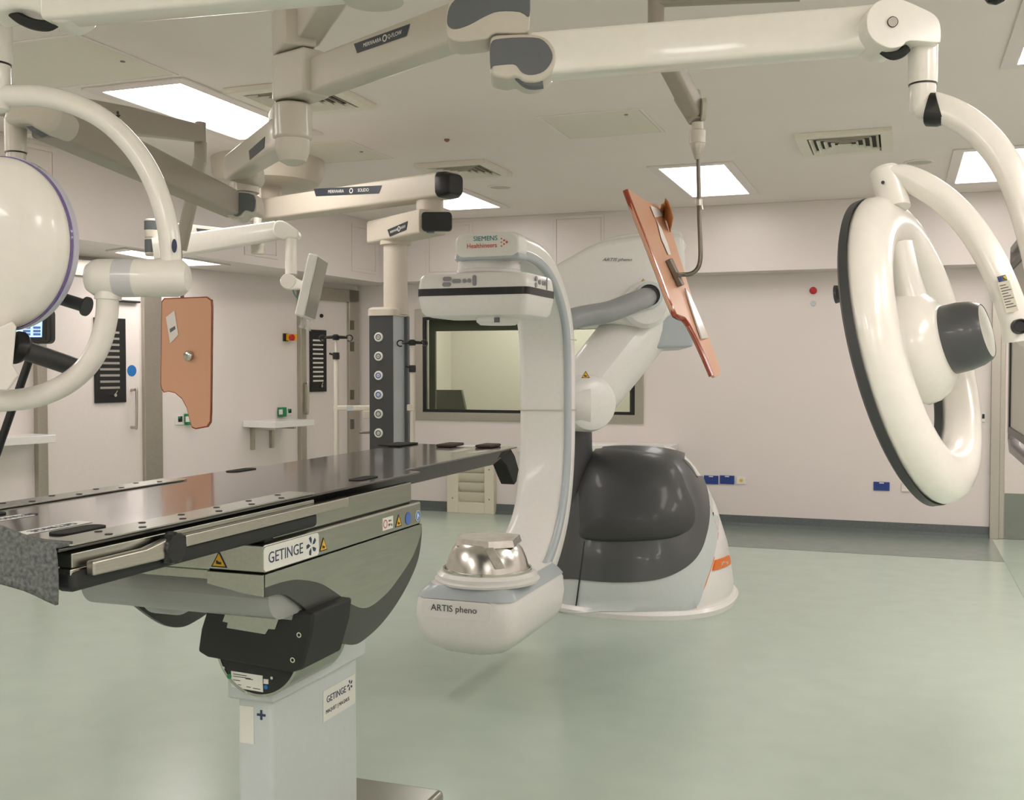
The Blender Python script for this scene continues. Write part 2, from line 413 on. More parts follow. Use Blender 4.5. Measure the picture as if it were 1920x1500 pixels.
# switches on the left wall
def plate(px0, py0, px1, py1, th, m, name, label, cat, extra=None, group=None):
    t = thing(name, label, cat, lw(px0, py1), group)
    obj('backplate', wall_box((px0, py0), (px1, py1), th), m, t, .003)
    if extra: extra(t)
    return t
def btn(px, py, r, h, m, off, nm='push_button'):
    def f(t): c = lw(px, py, off); obj(nm, MB().cyl(c, c + LN * h, r, 20), m, t, .002)
    return f
t = plate(530, 625, 538, 640, .02, BLACK, 'emergency_stop', 'yellow emergency stop box with red button on left wall', 'emergency stop')
obj('yellow_box', wall_box((533, 626), (546, 639), .06, .02), YELLOW, t, .004)
c = lw(545, 633, .08); obj('push_button', MB().cyl(c, c + LN * .03, .032, 20), RED, t, .004)
def sw_green(px0, py0, px1, py1, label):
    t = plate(px0, py0, px1, py1, .04, GREEN, 'door_release_box', label, 'switch', None, None)
    c = lw((px0 * .45 + px1 * .55), (py0 + py1) / 2, .04)
    obj('break_glass', MB().box(c, (.05, .006, .05), (LU, LN, Z)), LABELW, t, .002)
def sw_white(px0, py0, px1, py1, label):
    t = plate(px0, py0, px1, py1, .012, SHELL, 'exit_switch', label, 'switch')
    obj('sensor_window', wall_box((px0 + (px1 - px0) * .3, py0 + (py1 - py0) * .15), (px0 + (px1 - px0) * .8, py0 + (py1 - py0) * .7), .006, .012), BLACK, t)
    c = lw(px0 + (px1 - px0) * .6, py0 + (py1 - py0) * .28, .018); obj('indicator_lamp', MB().sphere(c, .012, 12), GREEN, t)
sw_green(520, 764, 532, 781, 'green door release box left of the far door')
sw_white(536, 765, 546, 778, 'white exit switch between green box and the far door')
sw_green(345, 776, 358, 796, 'green door release box half hidden behind the brown shield')
sw_white(328, 778, 342, 796, 'white exit switch left of the brown shield lower edge')

# far wall fittings ---------------------------------------------------
def fplate(px0, py0, px1, py1, th, m, name, label, cat, group=None):
    a, b = ony(px0, py0, YF), ony(px1, py1, YF)
    t = thing(name, label, cat, (a.x, YF, b.z), group)
    obj('faceplate', MB().bx(a.x, b.x, YF - th, YF, b.z, a.z), m, t, .003); return t, a, b
for px0, px1, lab in ((1320, 1347, 'blue double socket nearest the scanner base'), (1350, 1377, 'blue double socket left of the round white socket'), (1638, 1668, 'blue double socket below the ring lamp')):
    y0 = 891 if px0 < 1400 else 903
    t, a, b = fplate(px0, y0, px1, y0 + 17, .012, BLUE, 'wall_socket', lab, 'socket')
    for sx in (.28, .72):
        xx = a.x + (b.x - a.x) * sx; zz = (a.z + b.z) / 2 - .01
        sk = MB()
        for dx, dz in ((0, .015), (-.012, -.008), (.012, -.008)): sk.bx(xx + dx - .003, xx + dx + .003, YF - .0135, YF - .012, zz + dz - .004, zz + dz + .004)
        obj('socket_hole', sk, NAVY, t)
    obj('indicator_label', MB().bx((a.x + b.x) / 2 - .02, (a.x + b.x) / 2 + .02, YF - .014, YF - .012, a.z - .014, a.z - .004), LABELW, t)
t, a, b = fplate(1381, 893, 1399, 908, .012, SHELL, 'wall_socket', 'white round pin socket right of two blue sockets', 'socket')
c = V(((a.x + b.x) / 2, YF - .012, (a.z + b.z) / 2)); obj('socket_hole', MB().cyl(c, c - Y * .003, .016, 18), YELLOW, t)
t = thing('blanking_frame', 'empty square trunking frame right of the single blue socket', 'socket', ony(1690, 923, YF))
a, b = ony(1690, 905, YF), ony(1709, 922, YF)
obj('faceplate', MB().ringprism(rect_pts(a.x, b.x, b.z, a.z, YF - .012), rect_pts(a.x + .014, b.x - .014, b.z + .014, a.z - .014, YF - .012), (0, .012, 0)), HATCH, t, .002)
obj('box_lining', MB().bx(a.x + .014, b.x - .014, YF - .006, YF, b.z + .014, a.z - .014), SHELL, t)
t = thing('warning_lamp', 'red warning lamp on the far wall', 'lamp', ony(1525, 545, YF))
c = ony(1525, 545, YF); obj('lamp_lens', MB().lathe([(.034, 0), (.034, .02), (.025, .035), (.004, .04)], c, -Y, 24), RED, t)
obj('lamp_base', MB().cyl(c, c - Y * .012, .04, 24), SHELL, t)
c = ony(1525, 569, YF); tag(obj('wall_button', MB().cyl(c, c - Y * .012, .024, 20), SILVER2, None, .003), 'grey round button below the red warning lamp', 'button')
t, a, b = fplate(1840, 774, 1847, 791, .015, SHELL, 'exit_switch', 'white exit switch beside the far right steel post', 'switch')
obj('sensor_window', MB().bx(a.x + .006, b.x - .006, YF - .02, YF - .015, (a.z + b.z) / 2 - .01, a.z - .01), BLACK, t)

# worktop on far wall behind the scanner
a, b = ony(1100, 824, YF), ony(1281, 824, YF)
t = thing('wall_shelf', 'long white wall shelf under the window behind the scanner base', 'shelf', (a.x, YF, a.z))
obj('shelf_board', MB().bx(a.x - .5, b.x - .05, YF - .45, YF, a.z - .075, a.z - .02), SHELL, t, .006)
for bx in (a.x - .3, b.x - .2): obj('bracket', MB().bx(bx - .015, bx + .015, YF - .04, YF, a.z - .3, a.z - .075).bx(bx - .015, bx + .015, YF - .38, YF, a.z - .1, a.z - .075), STEEL, t)
# conduit
a = ony(978, 838, YF)
t = thing('conduit', 'white vertical conduit beside the floor vent', 'pipe', (a.x, YF, .1))
obj('conduit_pipe', MB().bx(a.x - .02, a.x + .02, YF - .035, YF, .1, a.z), SHELL, t, .006)
obj('conduit_cap', MB().bx(a.x - .032, a.x + .032, YF - .05, YF, a.z - .05, a.z + .01), SHELL, t, .006)
# low air vent
a, b = onz(838, 955, 0), onz(925, 964, 0)
vy = b.y - .02; vx0, vx1 = ony(838, 940, vy).x, ony(926, 940, vy).x; vh = ony(890, 858, vy).z
t = thing('air_return_vent', 'cream low level air vent box with wide slats', 'vent', (vx0, vy, 0))
n0, n1 = vx0 + (vx1 - vx0) * .24, vx0 + (vx1 - vx0) * .80
sh = MB(); sh.bx(vx0, n0, vy, YF, 0, vh); sh.bx(n1, vx1, vy, YF, 0, vh); sh.bx(n0, n1, vy, YF, vh - .07, vh); sh.bx(n0, n1, vy, YF, 0, .11); sh.bx(n0, n1, vy + .06, YF, .11, vh - .07)
obj('vent_housing', sh, mat('vent_enamel', (218, 212, 192), .5), t, .003)
m_ = MATS['vent_enamel']
ns = 4; st = (vh - .18) / ns
for k in range(ns):
    z0 = .11 + k * st
    obj('slat', MB().prism([V((n0, vy + .005, z0 + st - .004)), V((n0, vy + .05, z0 + .01)), V((n0, vy + .054, z0 + .014)), V((n0, vy + .005, z0 + st + .006))], (n1 - n0, 0, 0)), m_, t)
for q in (.12, .9):
    for zz in (.15, vh - .12): obj('screw', MB().cyl(V((vx0 + (vx1 - vx0) * q, vy, zz)), V((vx0 + (vx1 - vx0) * q, vy - .003, zz)), .007, 10), DKMET, t)

# bulkhead access hatches
def hatch_far(px0, py0, px1, py1, label):
    a, b = ony(px0, py0, YB), ony(px1, py1, YB)
    t = thing('access_hatch', label, 'hatch', (a.x, YB, b.z), 'white access hatches in the bulkhead')
    e = .03
    obj('hatch_frame', MB().ringprism(rect_pts(a.x, b.x, b.z, a.z, YB - .008), rect_pts(a.x + e, b.x - e, b.z + e, a.z - e, YB - .008), (0, .008, 0)), WALL, t, .002)
    obj('hatch_door', MB().bx(a.x + e + .004, b.x - e - .004, YB - .005, YB, b.z + e + .004, a.z - e - .004), WALL, t)
hatch_far(800, 420, 886, 514, 'white bulkhead hatch behind the scanner detector')
hatch_far(1038, 406, 1133, 507, 'white bulkhead hatch right of the scanner arm top')
def hatch_left(px0, py0, px1, py1, label):
    a, b = lb(px0, py0), lb(px1, py1)
    u0, u1 = a.dot(BU), b.dot(BU); base = B0 - BU * B0.dot(BU)
    t = thing('access_hatch', label, 'hatch', base + BU * u0 + Z * b.z, 'white access hatches in the bulkhead')
    def rp(e, o): return [base + BU * (u0 + e) + Z * (b.z + e) + BN * o, base + BU * (u1 - e) + Z * (b.z + e) + BN * o, base + BU * (u1 - e) + Z * (a.z - e) + BN * o, base + BU * (u0 + e) + Z * (a.z - e) + BN * o]
    obj('hatch_frame', MB().ringprism(rp(0, .008), rp(.03, .008), -BN * .008), WALL, t, .002)
    obj('hatch_door', MB().prism(rp(.034, .005), -BN * .005), WALL, t)
hatch_left(659, 418, 706, 515, 'white bulkhead hatch left of the pendant tube')
hatch_left(457, 385, 521, 487, 'white bulkhead hatch behind the monitor arm')
hatch_left(-20, 250, 105, 395, 'white bulkhead hatch behind the left lamp head')

# ceiling fittings ---------------------------------------------------
def rectz(x0, x1, y0, y1, z): return [V((x0, y0, z)), V((x1, y0, z)), V((x1, y1, z)), V((x0, y1, z))]
def ceil_light(x0, x1, y0, y1, label, z=CZ, glow=None):
    t = thing('ceiling_light', label, 'ceiling light', ((x0 + x1) / 2, (y0 + y1) / 2, z), 'recessed ceiling light panels')
    e = .075
    obj('light_frame', MB().ringprism(rectz(x0 - e, x1 + e, y0 - e, y1 + e, z - .012), rectz(x0, x1, y0, y1, z - .012), (0, 0, .012)), WALL, t, .003)
    obj('diffuser', MB().bx(x0, x1, y0, y1, z - .006, z - .001), glow or GLOW, t)
def zz(px, py, z=CZ): return onz(px, py, z)
a, b, c = zz(200, 172), zz(330, 149.7), zz(457, 258)
ceil_light(a.x, b.x, (a.y + b.y) / 2, c.y, 'long ceiling light left of the lamp column')
a, b, c = zz(1235, 314), zz(1356.7, 305.5), zz(1399, 361.7)
ceil_light(a.x, b.x, a.y, c.y, 'ceiling light behind the orange shield rod', glow=GLOWF)
a, b = zz(1815, 282), zz(1790.7, 342)
ceil_light(b.x, b.x + .5, a.y, b.y, 'ceiling light behind the ring lamp yoke', glow=GLOWF)
a = zz(1908, 117)
ceil_light(a.x, a.x + .5, a.y - 1.45, a.y, 'ceiling light cut by the upper right corner')
a, b = zz(938, 387), zz(850, 391)
ceil_light(a.x - .5, a.x, a.y - 1.4, a.y, 'ceiling light behind the pendant arm end', glow=GLOWF)
for lx, ly in ((-4.3, .6), (2.3, 3.2), (2.3, 8.2), (-1.9, -1.8), (.9, -1.8), (2.3, 5.7), (-5.2, 2.4), (1.6, 1.6), (2.4, -.2), (-4.3, -1.2), (-.5, -1.2)):  # extra panels out of view, added to even out and brighten the room
    ceil_light(lx - .25, lx + .25, ly - .7, ly + .7, 'added unseen ceiling light above or behind the viewer')
# light in the lower left soffit
s0, s1, s2, s3 = [onz(*p, BZ) for p in ((216, 471), (247, 467), (415, 494), (346, 496))]
t = thing('soffit_light', 'slim lit panel in the soffit above the left doors', 'ceiling light', s0)
ctr = (s0 + s1 + s2 + s3) / 4
obj('light_frame', MB().ringprism([ctr + (p - ctr) * 1.18 + V((0, 0, -.012)) for p in (s0, s3, s2, s1)], [p + V((0, 0, -.012)) for p in (s0, s3, s2, s1)], (0, 0, .012)), WALL, t, .002)
obj('diffuser', MB().prism([p + V((0, 0, -.008)) for p in (s0, s3, s2, s1)], (0, 0, .005)), GLOW, t)

def diffuser(x0, x1, y0, y1, label):
    t = thing('ceiling_vent', label, 'vent', ((x0 + x1) / 2, (y0 + y1) / 2, CZ), 'square ceiling air diffusers')
    e = (x1 - x0) * .12; cx, cy = (x0 + x1) / 2, (y0 + y1) / 2
    obj('vent_frame', MB().ringprism(rectz(x0, x1, y0, y1, CZ - .03), rectz(x0 + e, x1 - e, y0 + e, y1 - e, CZ - .03), (0, 0, .03)), HATCH, t, .003)
    obj('vent_throat', MB().bx(x0 + e, x1 - e, y0 + e, y1 - e, CZ - .004, CZ - .001), mat('vent_dark', (60, 58, 50), .8) if 'vent_dark' not in MATS else MATS['vent_dark'], t)
    hw, hh = (x1 - x0) / 2 - e, (y1 - y0) / 2 - e
    for k in range(5):
        s1_, s0_ = 1 - k * .19 - .05, 1 - k * .19 - .13
        o_ = [V((cx + sx * hw * s1_, cy + sy * hh * s1_, CZ - .032)) for sx, sy in ((-1, -1), (1, -1), (1, 1), (-1, 1))]
        i_ = [V((cx + sx * hw * s0_, cy + sy * hh * s0_, CZ - .010)) for sx, sy in ((-1, -1), (1, -1), (1, 1), (-1, 1))]
        obj('vent_louvre', MB().ringprism(o_, i_, (0, 0, .003)), HATCH, t)
def vent_px(p0, p1, p2, p3, label):
    q = [zz(*p) for p in (p0, p1, p2, p3)]
    x0 = (q[0].x + q[3].x) / 2; x1 = (q[1].x + q[2].x) / 2; y0 = (q[0].y + q[1].y) / 2; y1 = (q[2].y + q[3].y) / 2
    return x0, x1, y0, y1
diffuser(*vent_px((1488, 250), (1672, 238), (1675, 277), (1507, 288), 0), 'square ceiling vent left of the ring lamp drop tube')
diffuser(*vent_px((767, 308), (905, 297), (960, 322), (850, 333), 0), 'square ceiling vent above the pendant arm end')
x0, x1, y0, y1 = vent_px((424, 168), (600, 142), (700, 192), (540, 215), 0)
diffuser(x0, x1, y0, y1, 'square ceiling vent behind the lamp column')
def chatch(p0, p1, p2, p3, label):
    x0, x1, y0, y1 = vent_px(p0, p1, p2, p3, 0)
    t = thing('ceiling_hatch', label, 'hatch', ((x0 + x1) / 2, (y0 + y1) / 2, CZ), 'square ceiling access hatches')
    e = .02
    obj('hatch_frame', MB().ringprism(rectz(x0, x1, y0, y1, CZ - .006), rectz(x0 + e, x1 - e, y0 + e, y1 - e, CZ - .006), (0, 0, .006)), CEIL, t, .002)
    obj('hatch_door', MB().bx(x0 + e + .004, x1 - e - .004, y0 + e + .004, y1 - e - .004, CZ - .004, CZ), HATCH, t)
    obj('hatch_lock', MB().cyl(V((x1 - .12, y0 + .12, CZ - .004)), V((x1 - .12, y0 + .12, CZ - .007)), .012, 12), DKMET, t)
chatch((1005, 220), (1205, 200), (1243, 246), (1070, 262), 'yellowish ceiling hatch below the spring arm middle')
a, b, c = zz(144, 62), zz(20, 85), zz(330, 128)
t4 = (a.x - 1.0, a.x, a.y, c.y + .1)
def chatch_x(x0, x1, y0, y1, label):
    t = thing('ceiling_hatch', label, 'hatch', ((x0 + x1) / 2, (y0 + y1) / 2, CZ), 'square ceiling access hatches')
    e = .02
    obj('hatch_frame', MB().ringprism(rectz(x0, x1, y0, y1, CZ - .006), rectz(x0 + e, x1 - e, y0 + e, y1 - e, CZ - .006), (0, 0, .006)), CEIL, t, .002)
    obj('hatch_door', MB().bx(x0 + e + .004, x1 - e - .004, y0 + e + .004, y1 - e - .004, CZ - .004, CZ), HATCH, t)
    obj('hatch_lock', MB().cyl(V((x1 - .1, y1 - .3, CZ - .004)), V((x1 - .1, y1 - .3, CZ - .007)), .012, 12), DKMET, t)
chatch_x(*t4, 'large ceiling hatch near the upper left corner')
a, c = zz(655, 262), zz(745, 296)
chatch_x(a.x - .6, a.x, a.y, c.y, 'ceiling hatch right of the lamp column cap')
def cspk(px, py, label):
    p = zz(px, py)
    t = thing('ceiling_speaker', label, 'speaker', p, 'round flush ceiling speakers')
    obj('speaker_rim', MB().lathe([(.085, .0), (.105, .0), (.105, .008), (.095, .012), (.085, .008)], p, -Z, 36, closed=True), CEIL, t)
    obj('speaker_grille', MB().lathe([(.085, 0), (.085, .006), (.04, .009), (.001, .01)], p, -Z, 36), mat('grille_grey', (196, 192, 182), .7) if 'grille_grey' not in MATS else MATS['grille_grey'], t)
cspk(938, 350, 'round ceiling speaker above the scanner arm'); cspk(1723, 303, 'round ceiling speaker above the ring lamp')
p = zz(838, 261); tag(obj('sprinkler_cap', MB().lathe([(.018, 0), (.018, .01), (.008, .018), (.001, .019)], p, -Z, 16), mat('copper_cap', (150, 110, 90), .4)), 'tiny copper coloured ceiling cap near the vents', 'ceiling cap')
p = zz(1868, -32)
t = thing('dome_camera', 'dark dome camera on the ceiling at the top right', 'camera', p)
obj('camera_base', MB().lathe([(.07, 0), (.07, .02), (.055, .035)], p, -Z, 28), WALL, t)
obj('camera_dome', MB().lathe([(.05, .03), (.045, .055), (.03, .075), (.001, .085)], p, -Z, 28), DKGLASS, t)

# ================================================================== OPERATING TABLE
TX1, TX0, TZ = -1.393, -1.975, 1.18
TY0, TY1 = 1.487, 4.10
tb = thing('operating_table', 'long operating table with dark carbon top on a steel column', 'operating table', ((TX0 + TX1) / 2, 2.64, 0))
def xy(px, py): return onx(px, py, TX1)
ym = xy(788, 879).y
top = MB().prism([V((TX0, TY0, TZ - .006)), V((TX1, TY0, TZ - .006)), V((TX1, ym, TZ - .006)), V((TX1 - .07, ym + .03, TZ - .006)), V((TX1 - .07, TY1 - .02, TZ - .006)), V((TX0 + .02, TY1, TZ - .006)), V((TX0 + .02, ym + .01, TZ - .006)), V((TX0, ym, TZ - .006))], (0, 0, .006))
obj('table_top', top, CARBON, tb, .002)
ys = 2.363
core = MB().prism([V((TX0 + .02, TY0 + .02, 1.125)), V((TX0 + .02, TY1 - .25, 1.125)), V((TX0 + .02, TY1 - .06, 1.165)), V((TX0 + .02, TY1 - .04, TZ - .007)), V((TX0 + .02, TY0 + .02, TZ - .007))], (TX1 - TX0 - .105, 0, 0))
obj('top_core', core, CARBON2, tb, .003)
# side plates with screws
def side_plate(x0, x1, y1, inner):
    m = MB(); c = .035
    xi = x0 if inner == 'lo' else x1; xo = x1 if inner == 'lo' else x0
    m.prism([V((xi, TY0 + .012, TZ + .001)), V((xo - (xo - xi) * .3, TY0 + .012, TZ + .001)), V((xo, TY0 + .03, TZ + .001)), V((xo, y1 - .005, TZ + .001)), V((xi, y1, TZ + .001))], (0, 0, .004))
    o = obj('side_plate', m, STEELH, tb, .001)
    L = y1 - TY0
    n = 6
    for k in range(n):
        for q, off in ((.25, .0), (.78, -.05)):
            p = V((xi + (xo - xi) * q, TY0 + .07 + (L - .12) * (k + .5) / n + off * (1 if k else .4) + .03, TZ + .005))
            obj('screw', MB().cyl(p, p + Z * .0012, .0075, 12), BLACKM, o)
side_plate(TX1 - .075, TX1 + .004, ys, 'lo')
side_plate(TX0 - .004, TX0 + .07, 2.53, 'hi')
for sx, xs, y1 in ((1, TX1, ys), (-1, TX0, 2.53)):
    obj('side_pad', MB().bx(xs - .03 if sx > 0 else xs - .012, xs + .012 if sx > 0 else xs + .03, TY0 + .02, y1 - .002, 1.098, 1.137), BLACKM, tb, .012 if sx > 0 else .01, seg=3)
    obj('rail_spacer', MB().bx(xs - .04, xs + .002 , TY0 + .03, y1 - .004, 1.14, 1.168) if sx > 0 else MB().bx(xs - .002, xs + .04, TY0 + .03, y1 - .004, 1.14, 1.168), STEELH, tb, .003)
    e = .016
    rl = MB().bx(xs + sx * .006, xs + sx * (.006 + e), TY0 + .33, y1 + .14, 1.133, 1.158)
    obj('side_rail', rl, STEEL, tb, .003)
# rail clamp with knob on the near side
q0, q1, k0 = xy(150, 1047), xy(270, 1020), xy(303, 1025)
cl = MB().prism([V((TX1 + .012, q0.y, 1.125)), V((TX1 + .012, q0.y, 1.152)), V((TX1 + .012, q1.y - .03, 1.152)), V((TX1 + .012, q1.y + .06, 1.166)), V((TX1 + .012, q1.y + .06, 1.124)), V((TX1 + .012, q1.y, 1.122))], (.02, 0, 0))
clo = obj('rail_clamp', cl, STEEL, tb, .005, seg=3)
kb = MB(); n = 36
rings = []
for h, rr in ((.012, .030), (.016, .032), (.034, .032), (.038, .029)):
    rings.append([V((TX1 + h, k0.y + (rr + (.0012 if i % 3 == 0 else -.0012)) * math.cos(2 * PI * i / n), 1.14 + (rr + (.0012 if i % 3 == 0 else -.0012)) * math.sin(2 * PI * i / n))) for i in range(n)])
obj('clamp_knob', kb.loft(rings), BLACK, clo, sharp=50)
pin = MB().cyl(V((TX1 - .02, TY0 + .05, 1.135)), V((TX1 - .02, TY0 + .12, 1.135)), .014, 16).bx(TX1 - .03, TX1 + .006, TY0 + .022, TY0 + .1, 1.128, 1.14)
obj('latch_pin', pin, CHROME, tb, .002)
# hook tape strips and labels on top
def strip(px, lw_, m, name, h=.002, rot=0, lab=None):
    a, b = onz(*px[0], TZ), onz(*px[1], TZ); c = (a + b) / 2; L = abs(b.y - a.y)
    pts = rrect(lw_, L, min(lw_, L) * .45 if m is FUZZ else .004, 6)
    return obj(name, MB().prism([V((c.x + p[0], c.y + p[1], TZ + .0005)) for p in pts], (0, 0, h)), m, tb, label=lab)
strip(((90, 1003), (200, 987)), .05, FUZZ, 'hook_tape', .003)
strip(((650, 901), (712, 894)), .045, FUZZ, 'hook_tape', .002)
strip(((420, 885), (484, 879)), .045, FUZZ, 'hook_tape', .002)
strip(((-40, 968), (8, 962)), .05, FUZZ, 'hook_tape', .003)
l1 = strip(((5, 1005), (170, 979)), .042, LABELW, 'printed_label', .0006)
l2 = strip(((-30, 978), (60, 966)), .042, LABELW, 'printed_label', .0006)
def star(P, ux, uy, r, m, parent, ext=.0004):
    """six pointed petal mark"""
    mb = MB(); nn = ux.cross(uy)
    for k in range(5):
        a = PI / 2 + k * 2 * PI / 5 + .35
        d = ux * math.cos(a) + uy * math.sin(a); e = nn.cross(d)
        mb.prism([V(P) + d * (r * .22) - e * (r * .05), V(P) + d * (r * .62) - e * (r * .30), V(P) + d * r - e * (r * .20), V(P) + d * r + e * (r * .18), V(P) + d * (r * .55) + e * (r * .12)], nn * ext)
    return obj('logo_mark', mb, m, parent)
for (pxa, pxb, par) in (((100, 990), (22, 1002), l1), ((28, 970), (-20, 977), l2)):
    c = onz(*pxa, TZ) + Z * .0014
    text('GETINGE', c, -Y, X, .03, NAVY, par, xs=1.0)
    star(onz(*pxb, TZ) + Z * .0014, -Y, X, .02, NAVY, par)
# far end pads and drop strap
for (pa, pb, w, m, h) in (((745, 834), (790, 829), .10, FUZZ, .007), ((842, 836), (876, 832), .07, mat('brown_pad', (64, 50, 46), .8, noise=.2, nscale=200), .012), ((908, 838), (940, 835), .07, MATS['brown_pad'], .012)):
    a, b = onz(*pa, TZ), onz(*pb, TZ); cc = (a + b) / 2; L = max(abs(b.y - a.y), .12)
    obj('end_pad', MB().bx(cc.x - w / 2, cc.x + w / 2, min(cc.y - L / 2, TY1 - .02 - L), min(cc.y + L / 2, TY1 - .02), TZ + .0005, TZ + h), m, tb, .006)
a = onz(893, 834, TZ); obj('printed_label', MB().bx(a.x - .035, a.x + .035, min(a.y, TY1 - .06) - .05, min(a.y, TY1 - .06) + .05, TZ + .0005, TZ + .001), LABELW, tb)
for pa in ((868, 844), (910, 845)):
    a = onz(*pa, TZ); obj('film_window', MB().bx(a.x - .02, a.x + .02, a.y - .12, a.y + .06, TZ + .0005, TZ + .001), CLEARTAPE, tb)
d_end = at(955, 842, 4.30)
dsc = [(940, 846), (958, 841), (966, 855), (973, 880), (969, 903), (965, 909), (958, 893), (950, 872), (938, 859), (928, 866)]
obj('drop_strap', MB().prism([onx(*p, TX1 - .085) for p in dsc], (-.06, 0, 0)), FUZZ, tb, .004)
# felt sheet over the near end: lies on the table but is a loose thing
fe = MB(); nx, nz = 26, 12
a0 = TX0 - .02; a1 = TX1 + .0
vs = []; fs_ = []
for j in range(nz + 1):
    for i in range(nx + 1):
        x = a0 + (a1 - a0) * i / nx; k_ = min(a1 - x, .12)
        if j <= 3: vs.append(V((x, TY0 + .035 - .045 * j / 3, TZ + .009 + .26 * k_ * (j / 3) - .0015 * (j / 3) ** 2)))
        else:
            q = (j - 3) / (nz - 3)
            vs.append(V((x + .003 * math.sin(q * 3), TY0 - .012 - .004 * math.sin(i * .7) * q, TZ + .0075 + .26 * k_ - (.104 + .0015 * math.sin(i * 1.3)) * q)))
for j in range(nz):
    for i in range(nx):
        a = j * (nx + 1) + i; fs_.append((a, a + 1, a + nx + 2, a + nx + 1))
fe.add(vs, fs_)
fo = obj('felt_sheet', fe, FELT); md = fo.modifiers.new('thick', 'SOLIDIFY'); md.thickness = .007
tag(fo, 'grey speckled felt sheet hanging over the near end of the operating table', 'felt sheet')
# lower carriage
by0, by1 = 2.137, 3.004
obj('slide_block', MB().bx(TX0 + .04, TX1 - .015, by0 + .02, by1 - .05, 1.085, 1.126), BLACKM, tb, .003)
a, b = xy(590, 960), xy(775, 904)
for x_ in (TX1 - .03, TX0 + .008): obj('guide_beam', MB().bx(x_, x_ + .022, by0 + .05, 2.95, 1.092, 1.152), STEELH, tb, .003)
cb = obj('carriage_box', MB().bx(TX0, TX1, by0, by1, 1.0165, 1.088), STEELH, tb, .008, seg=3)
# label plate
c0, c1 = xy(502, 1046), xy(590, 1027)
lpz = 1.052
pl = MB().prism(place(rrect(.25, .058, .01), V((TX1 + .0005, (c0.y + c1.y) / 2, lpz)), Y, Z), (.0012, 0, 0))
lo = obj('nameplate', pl, LABELW, cb)
yc = (c0.y + c1.y) / 2
text('GETINGE', V((TX1 + .002, yc - .030, lpz)), Y, Z, .038, NAVY, lo)
star(V((TX1 + .002, yc + .088, lpz)), Y, Z, .024, NAVY, lo)
def warn_tri(P, ux, uy, s, parent):
    nn = ux.cross(uy)
    tri = [(-.5, -.43), (.5, -.43), (0, .43)]
    o = obj('warning_sticker', MB().prism([V(P) + ux * (p[0] * s) + uy * (p[1] * s) for p in tri], nn * .0006), BLACK, parent)
    obj('sticker_face', MB().prism([V(P) + ux * (p[0] * s * .78) + uy * (p[1] * s * .78 - s * .03) + nn * .0004 for p in tri], nn * .0006), YELLOW, o)
    obj('hand_symbol', MB().prism([V(P) + ux * (s * p[0]) + uy * (s * (p[1] - .18)) + nn * .0009 for p in ((-.16, -.08), (.14, -.1), (.16, .02), (-.02, .06), (-.1, .12), (-.18, .1))], nn * .0004), BLACK, o)
    return o
for px, s in ((606, .04), (747, .042)):
    p = xy(px, {606: 1020, 747: 976}[px]); warn_tri(V((TX1 + .0005, p.y, p.z)), Y, Z, s, cb)
p = xy(765, 972); obj('round_sticker', MB().prism(place(circ(.019), V((TX1 + .0005, p.y, p.z)), Y, Z), (.001, 0, 0)), BLUED, cb)
p = xy(783, 967); so = obj('round_sticker', MB().prism(place(circ(.0165), V((TX1 + .0005, p.y, p.z)), Y, Z), (.0008, 0, 0)), LABELW, cb)
obj('sticker_face', MB().prism(place(circ(.0145), V((TX1 + .0009, p.y, p.z)), Y, Z), (.0008, 0, 0)), SIGNBLUE, so)
obj('figure_symbol', MB().prism([V((TX1 + .0016, p.y + u * .016, p.z + w * .016)) for u, w in ((-.4, -.6), (-.05, -.6), (0, .0), (.45, -.3), (.5, -.1), (.1, .35), (-.1, .7), (-.4, .4))], (.0004, 0, 0)), LABELW, so)
p = xy(727, 981); so = obj('load_sticker', MB().bx(TX1 + .0003, TX1 + .001, p.y - .033, p.y + .033, p.z - .018, p.z + .018), LABELW, cb)
obj('ring_symbol', MB().ringprism(place(circ(.0125, 24), V((TX1 + .001, p.y - .017, p.z)), Y, Z), place(circ(.0095, 24), V((TX1 + .001, p.y - .017, p.z)), Y, Z), (.0005, 0, 0)), RED, so)
text('max.', V((TX1 + .0012, p.y + .013, p.z + .007)), Y, Z, .011, INKD, so); text('180 kg', V((TX1 + .0012, p.y + .013, p.z - .006)), Y, Z, .011, INKD, so)
p = V((-1.52, by0 - .0005, 1.045)); warn_tri(p, X, Z, .045, cb)
# curved aprons on both long sides
AP = [(497, 1078), (790, 982), (791, 1000), (785, 1045), (770, 1085), (745, 1130), (715, 1170), (682, 1200), (662, 1209), (640, 1204), (610, 1180), (580, 1148), (555, 1127), (530, 1114), (497, 1120)]
AS = [(497, 1078), (790, 982), (789, 1000), (774, 1042), (750, 1080), (725, 1112), (692, 1138), (665, 1136), (630, 1112), (600, 1094), (560, 1087), (530, 1091), (497, 1102)]
def yz(l): return [(xy(*p).y, xy(*p).z) for p in l]
def densify(l):
    core_ = smooth2(l[1:], 5, True)[:-5]
    return [l[0]] + core_
ap, as_ = yz(AP), yz(AS)
def curve_poly(l):
    P = [V((p[0], p[1], 0)) for p in l[1:]]
    s = smooth(P, 6); return [l[0]] + [(p.x, p.y) for p in s]
for sx, xs in ((1, TX1), (-1, TX0)):
    th = -.012 * sx
    a_ = obj('side_apron', MB().prism([V((xs, p[0], p[1])) for p in curve_poly(ap)], (th, 0, 0)), mat('apron_graphite', (84, 86, 82), .35, .6) if 'apron_graphite' not in MATS else MATS['apron_graphite'], tb)
    obj('apron_face', MB().prism([V((xs + sx * .0008, p[0], p[1])) for p in curve_poly(as_)], (th * .5, 0, 0)), STEELH, a_)
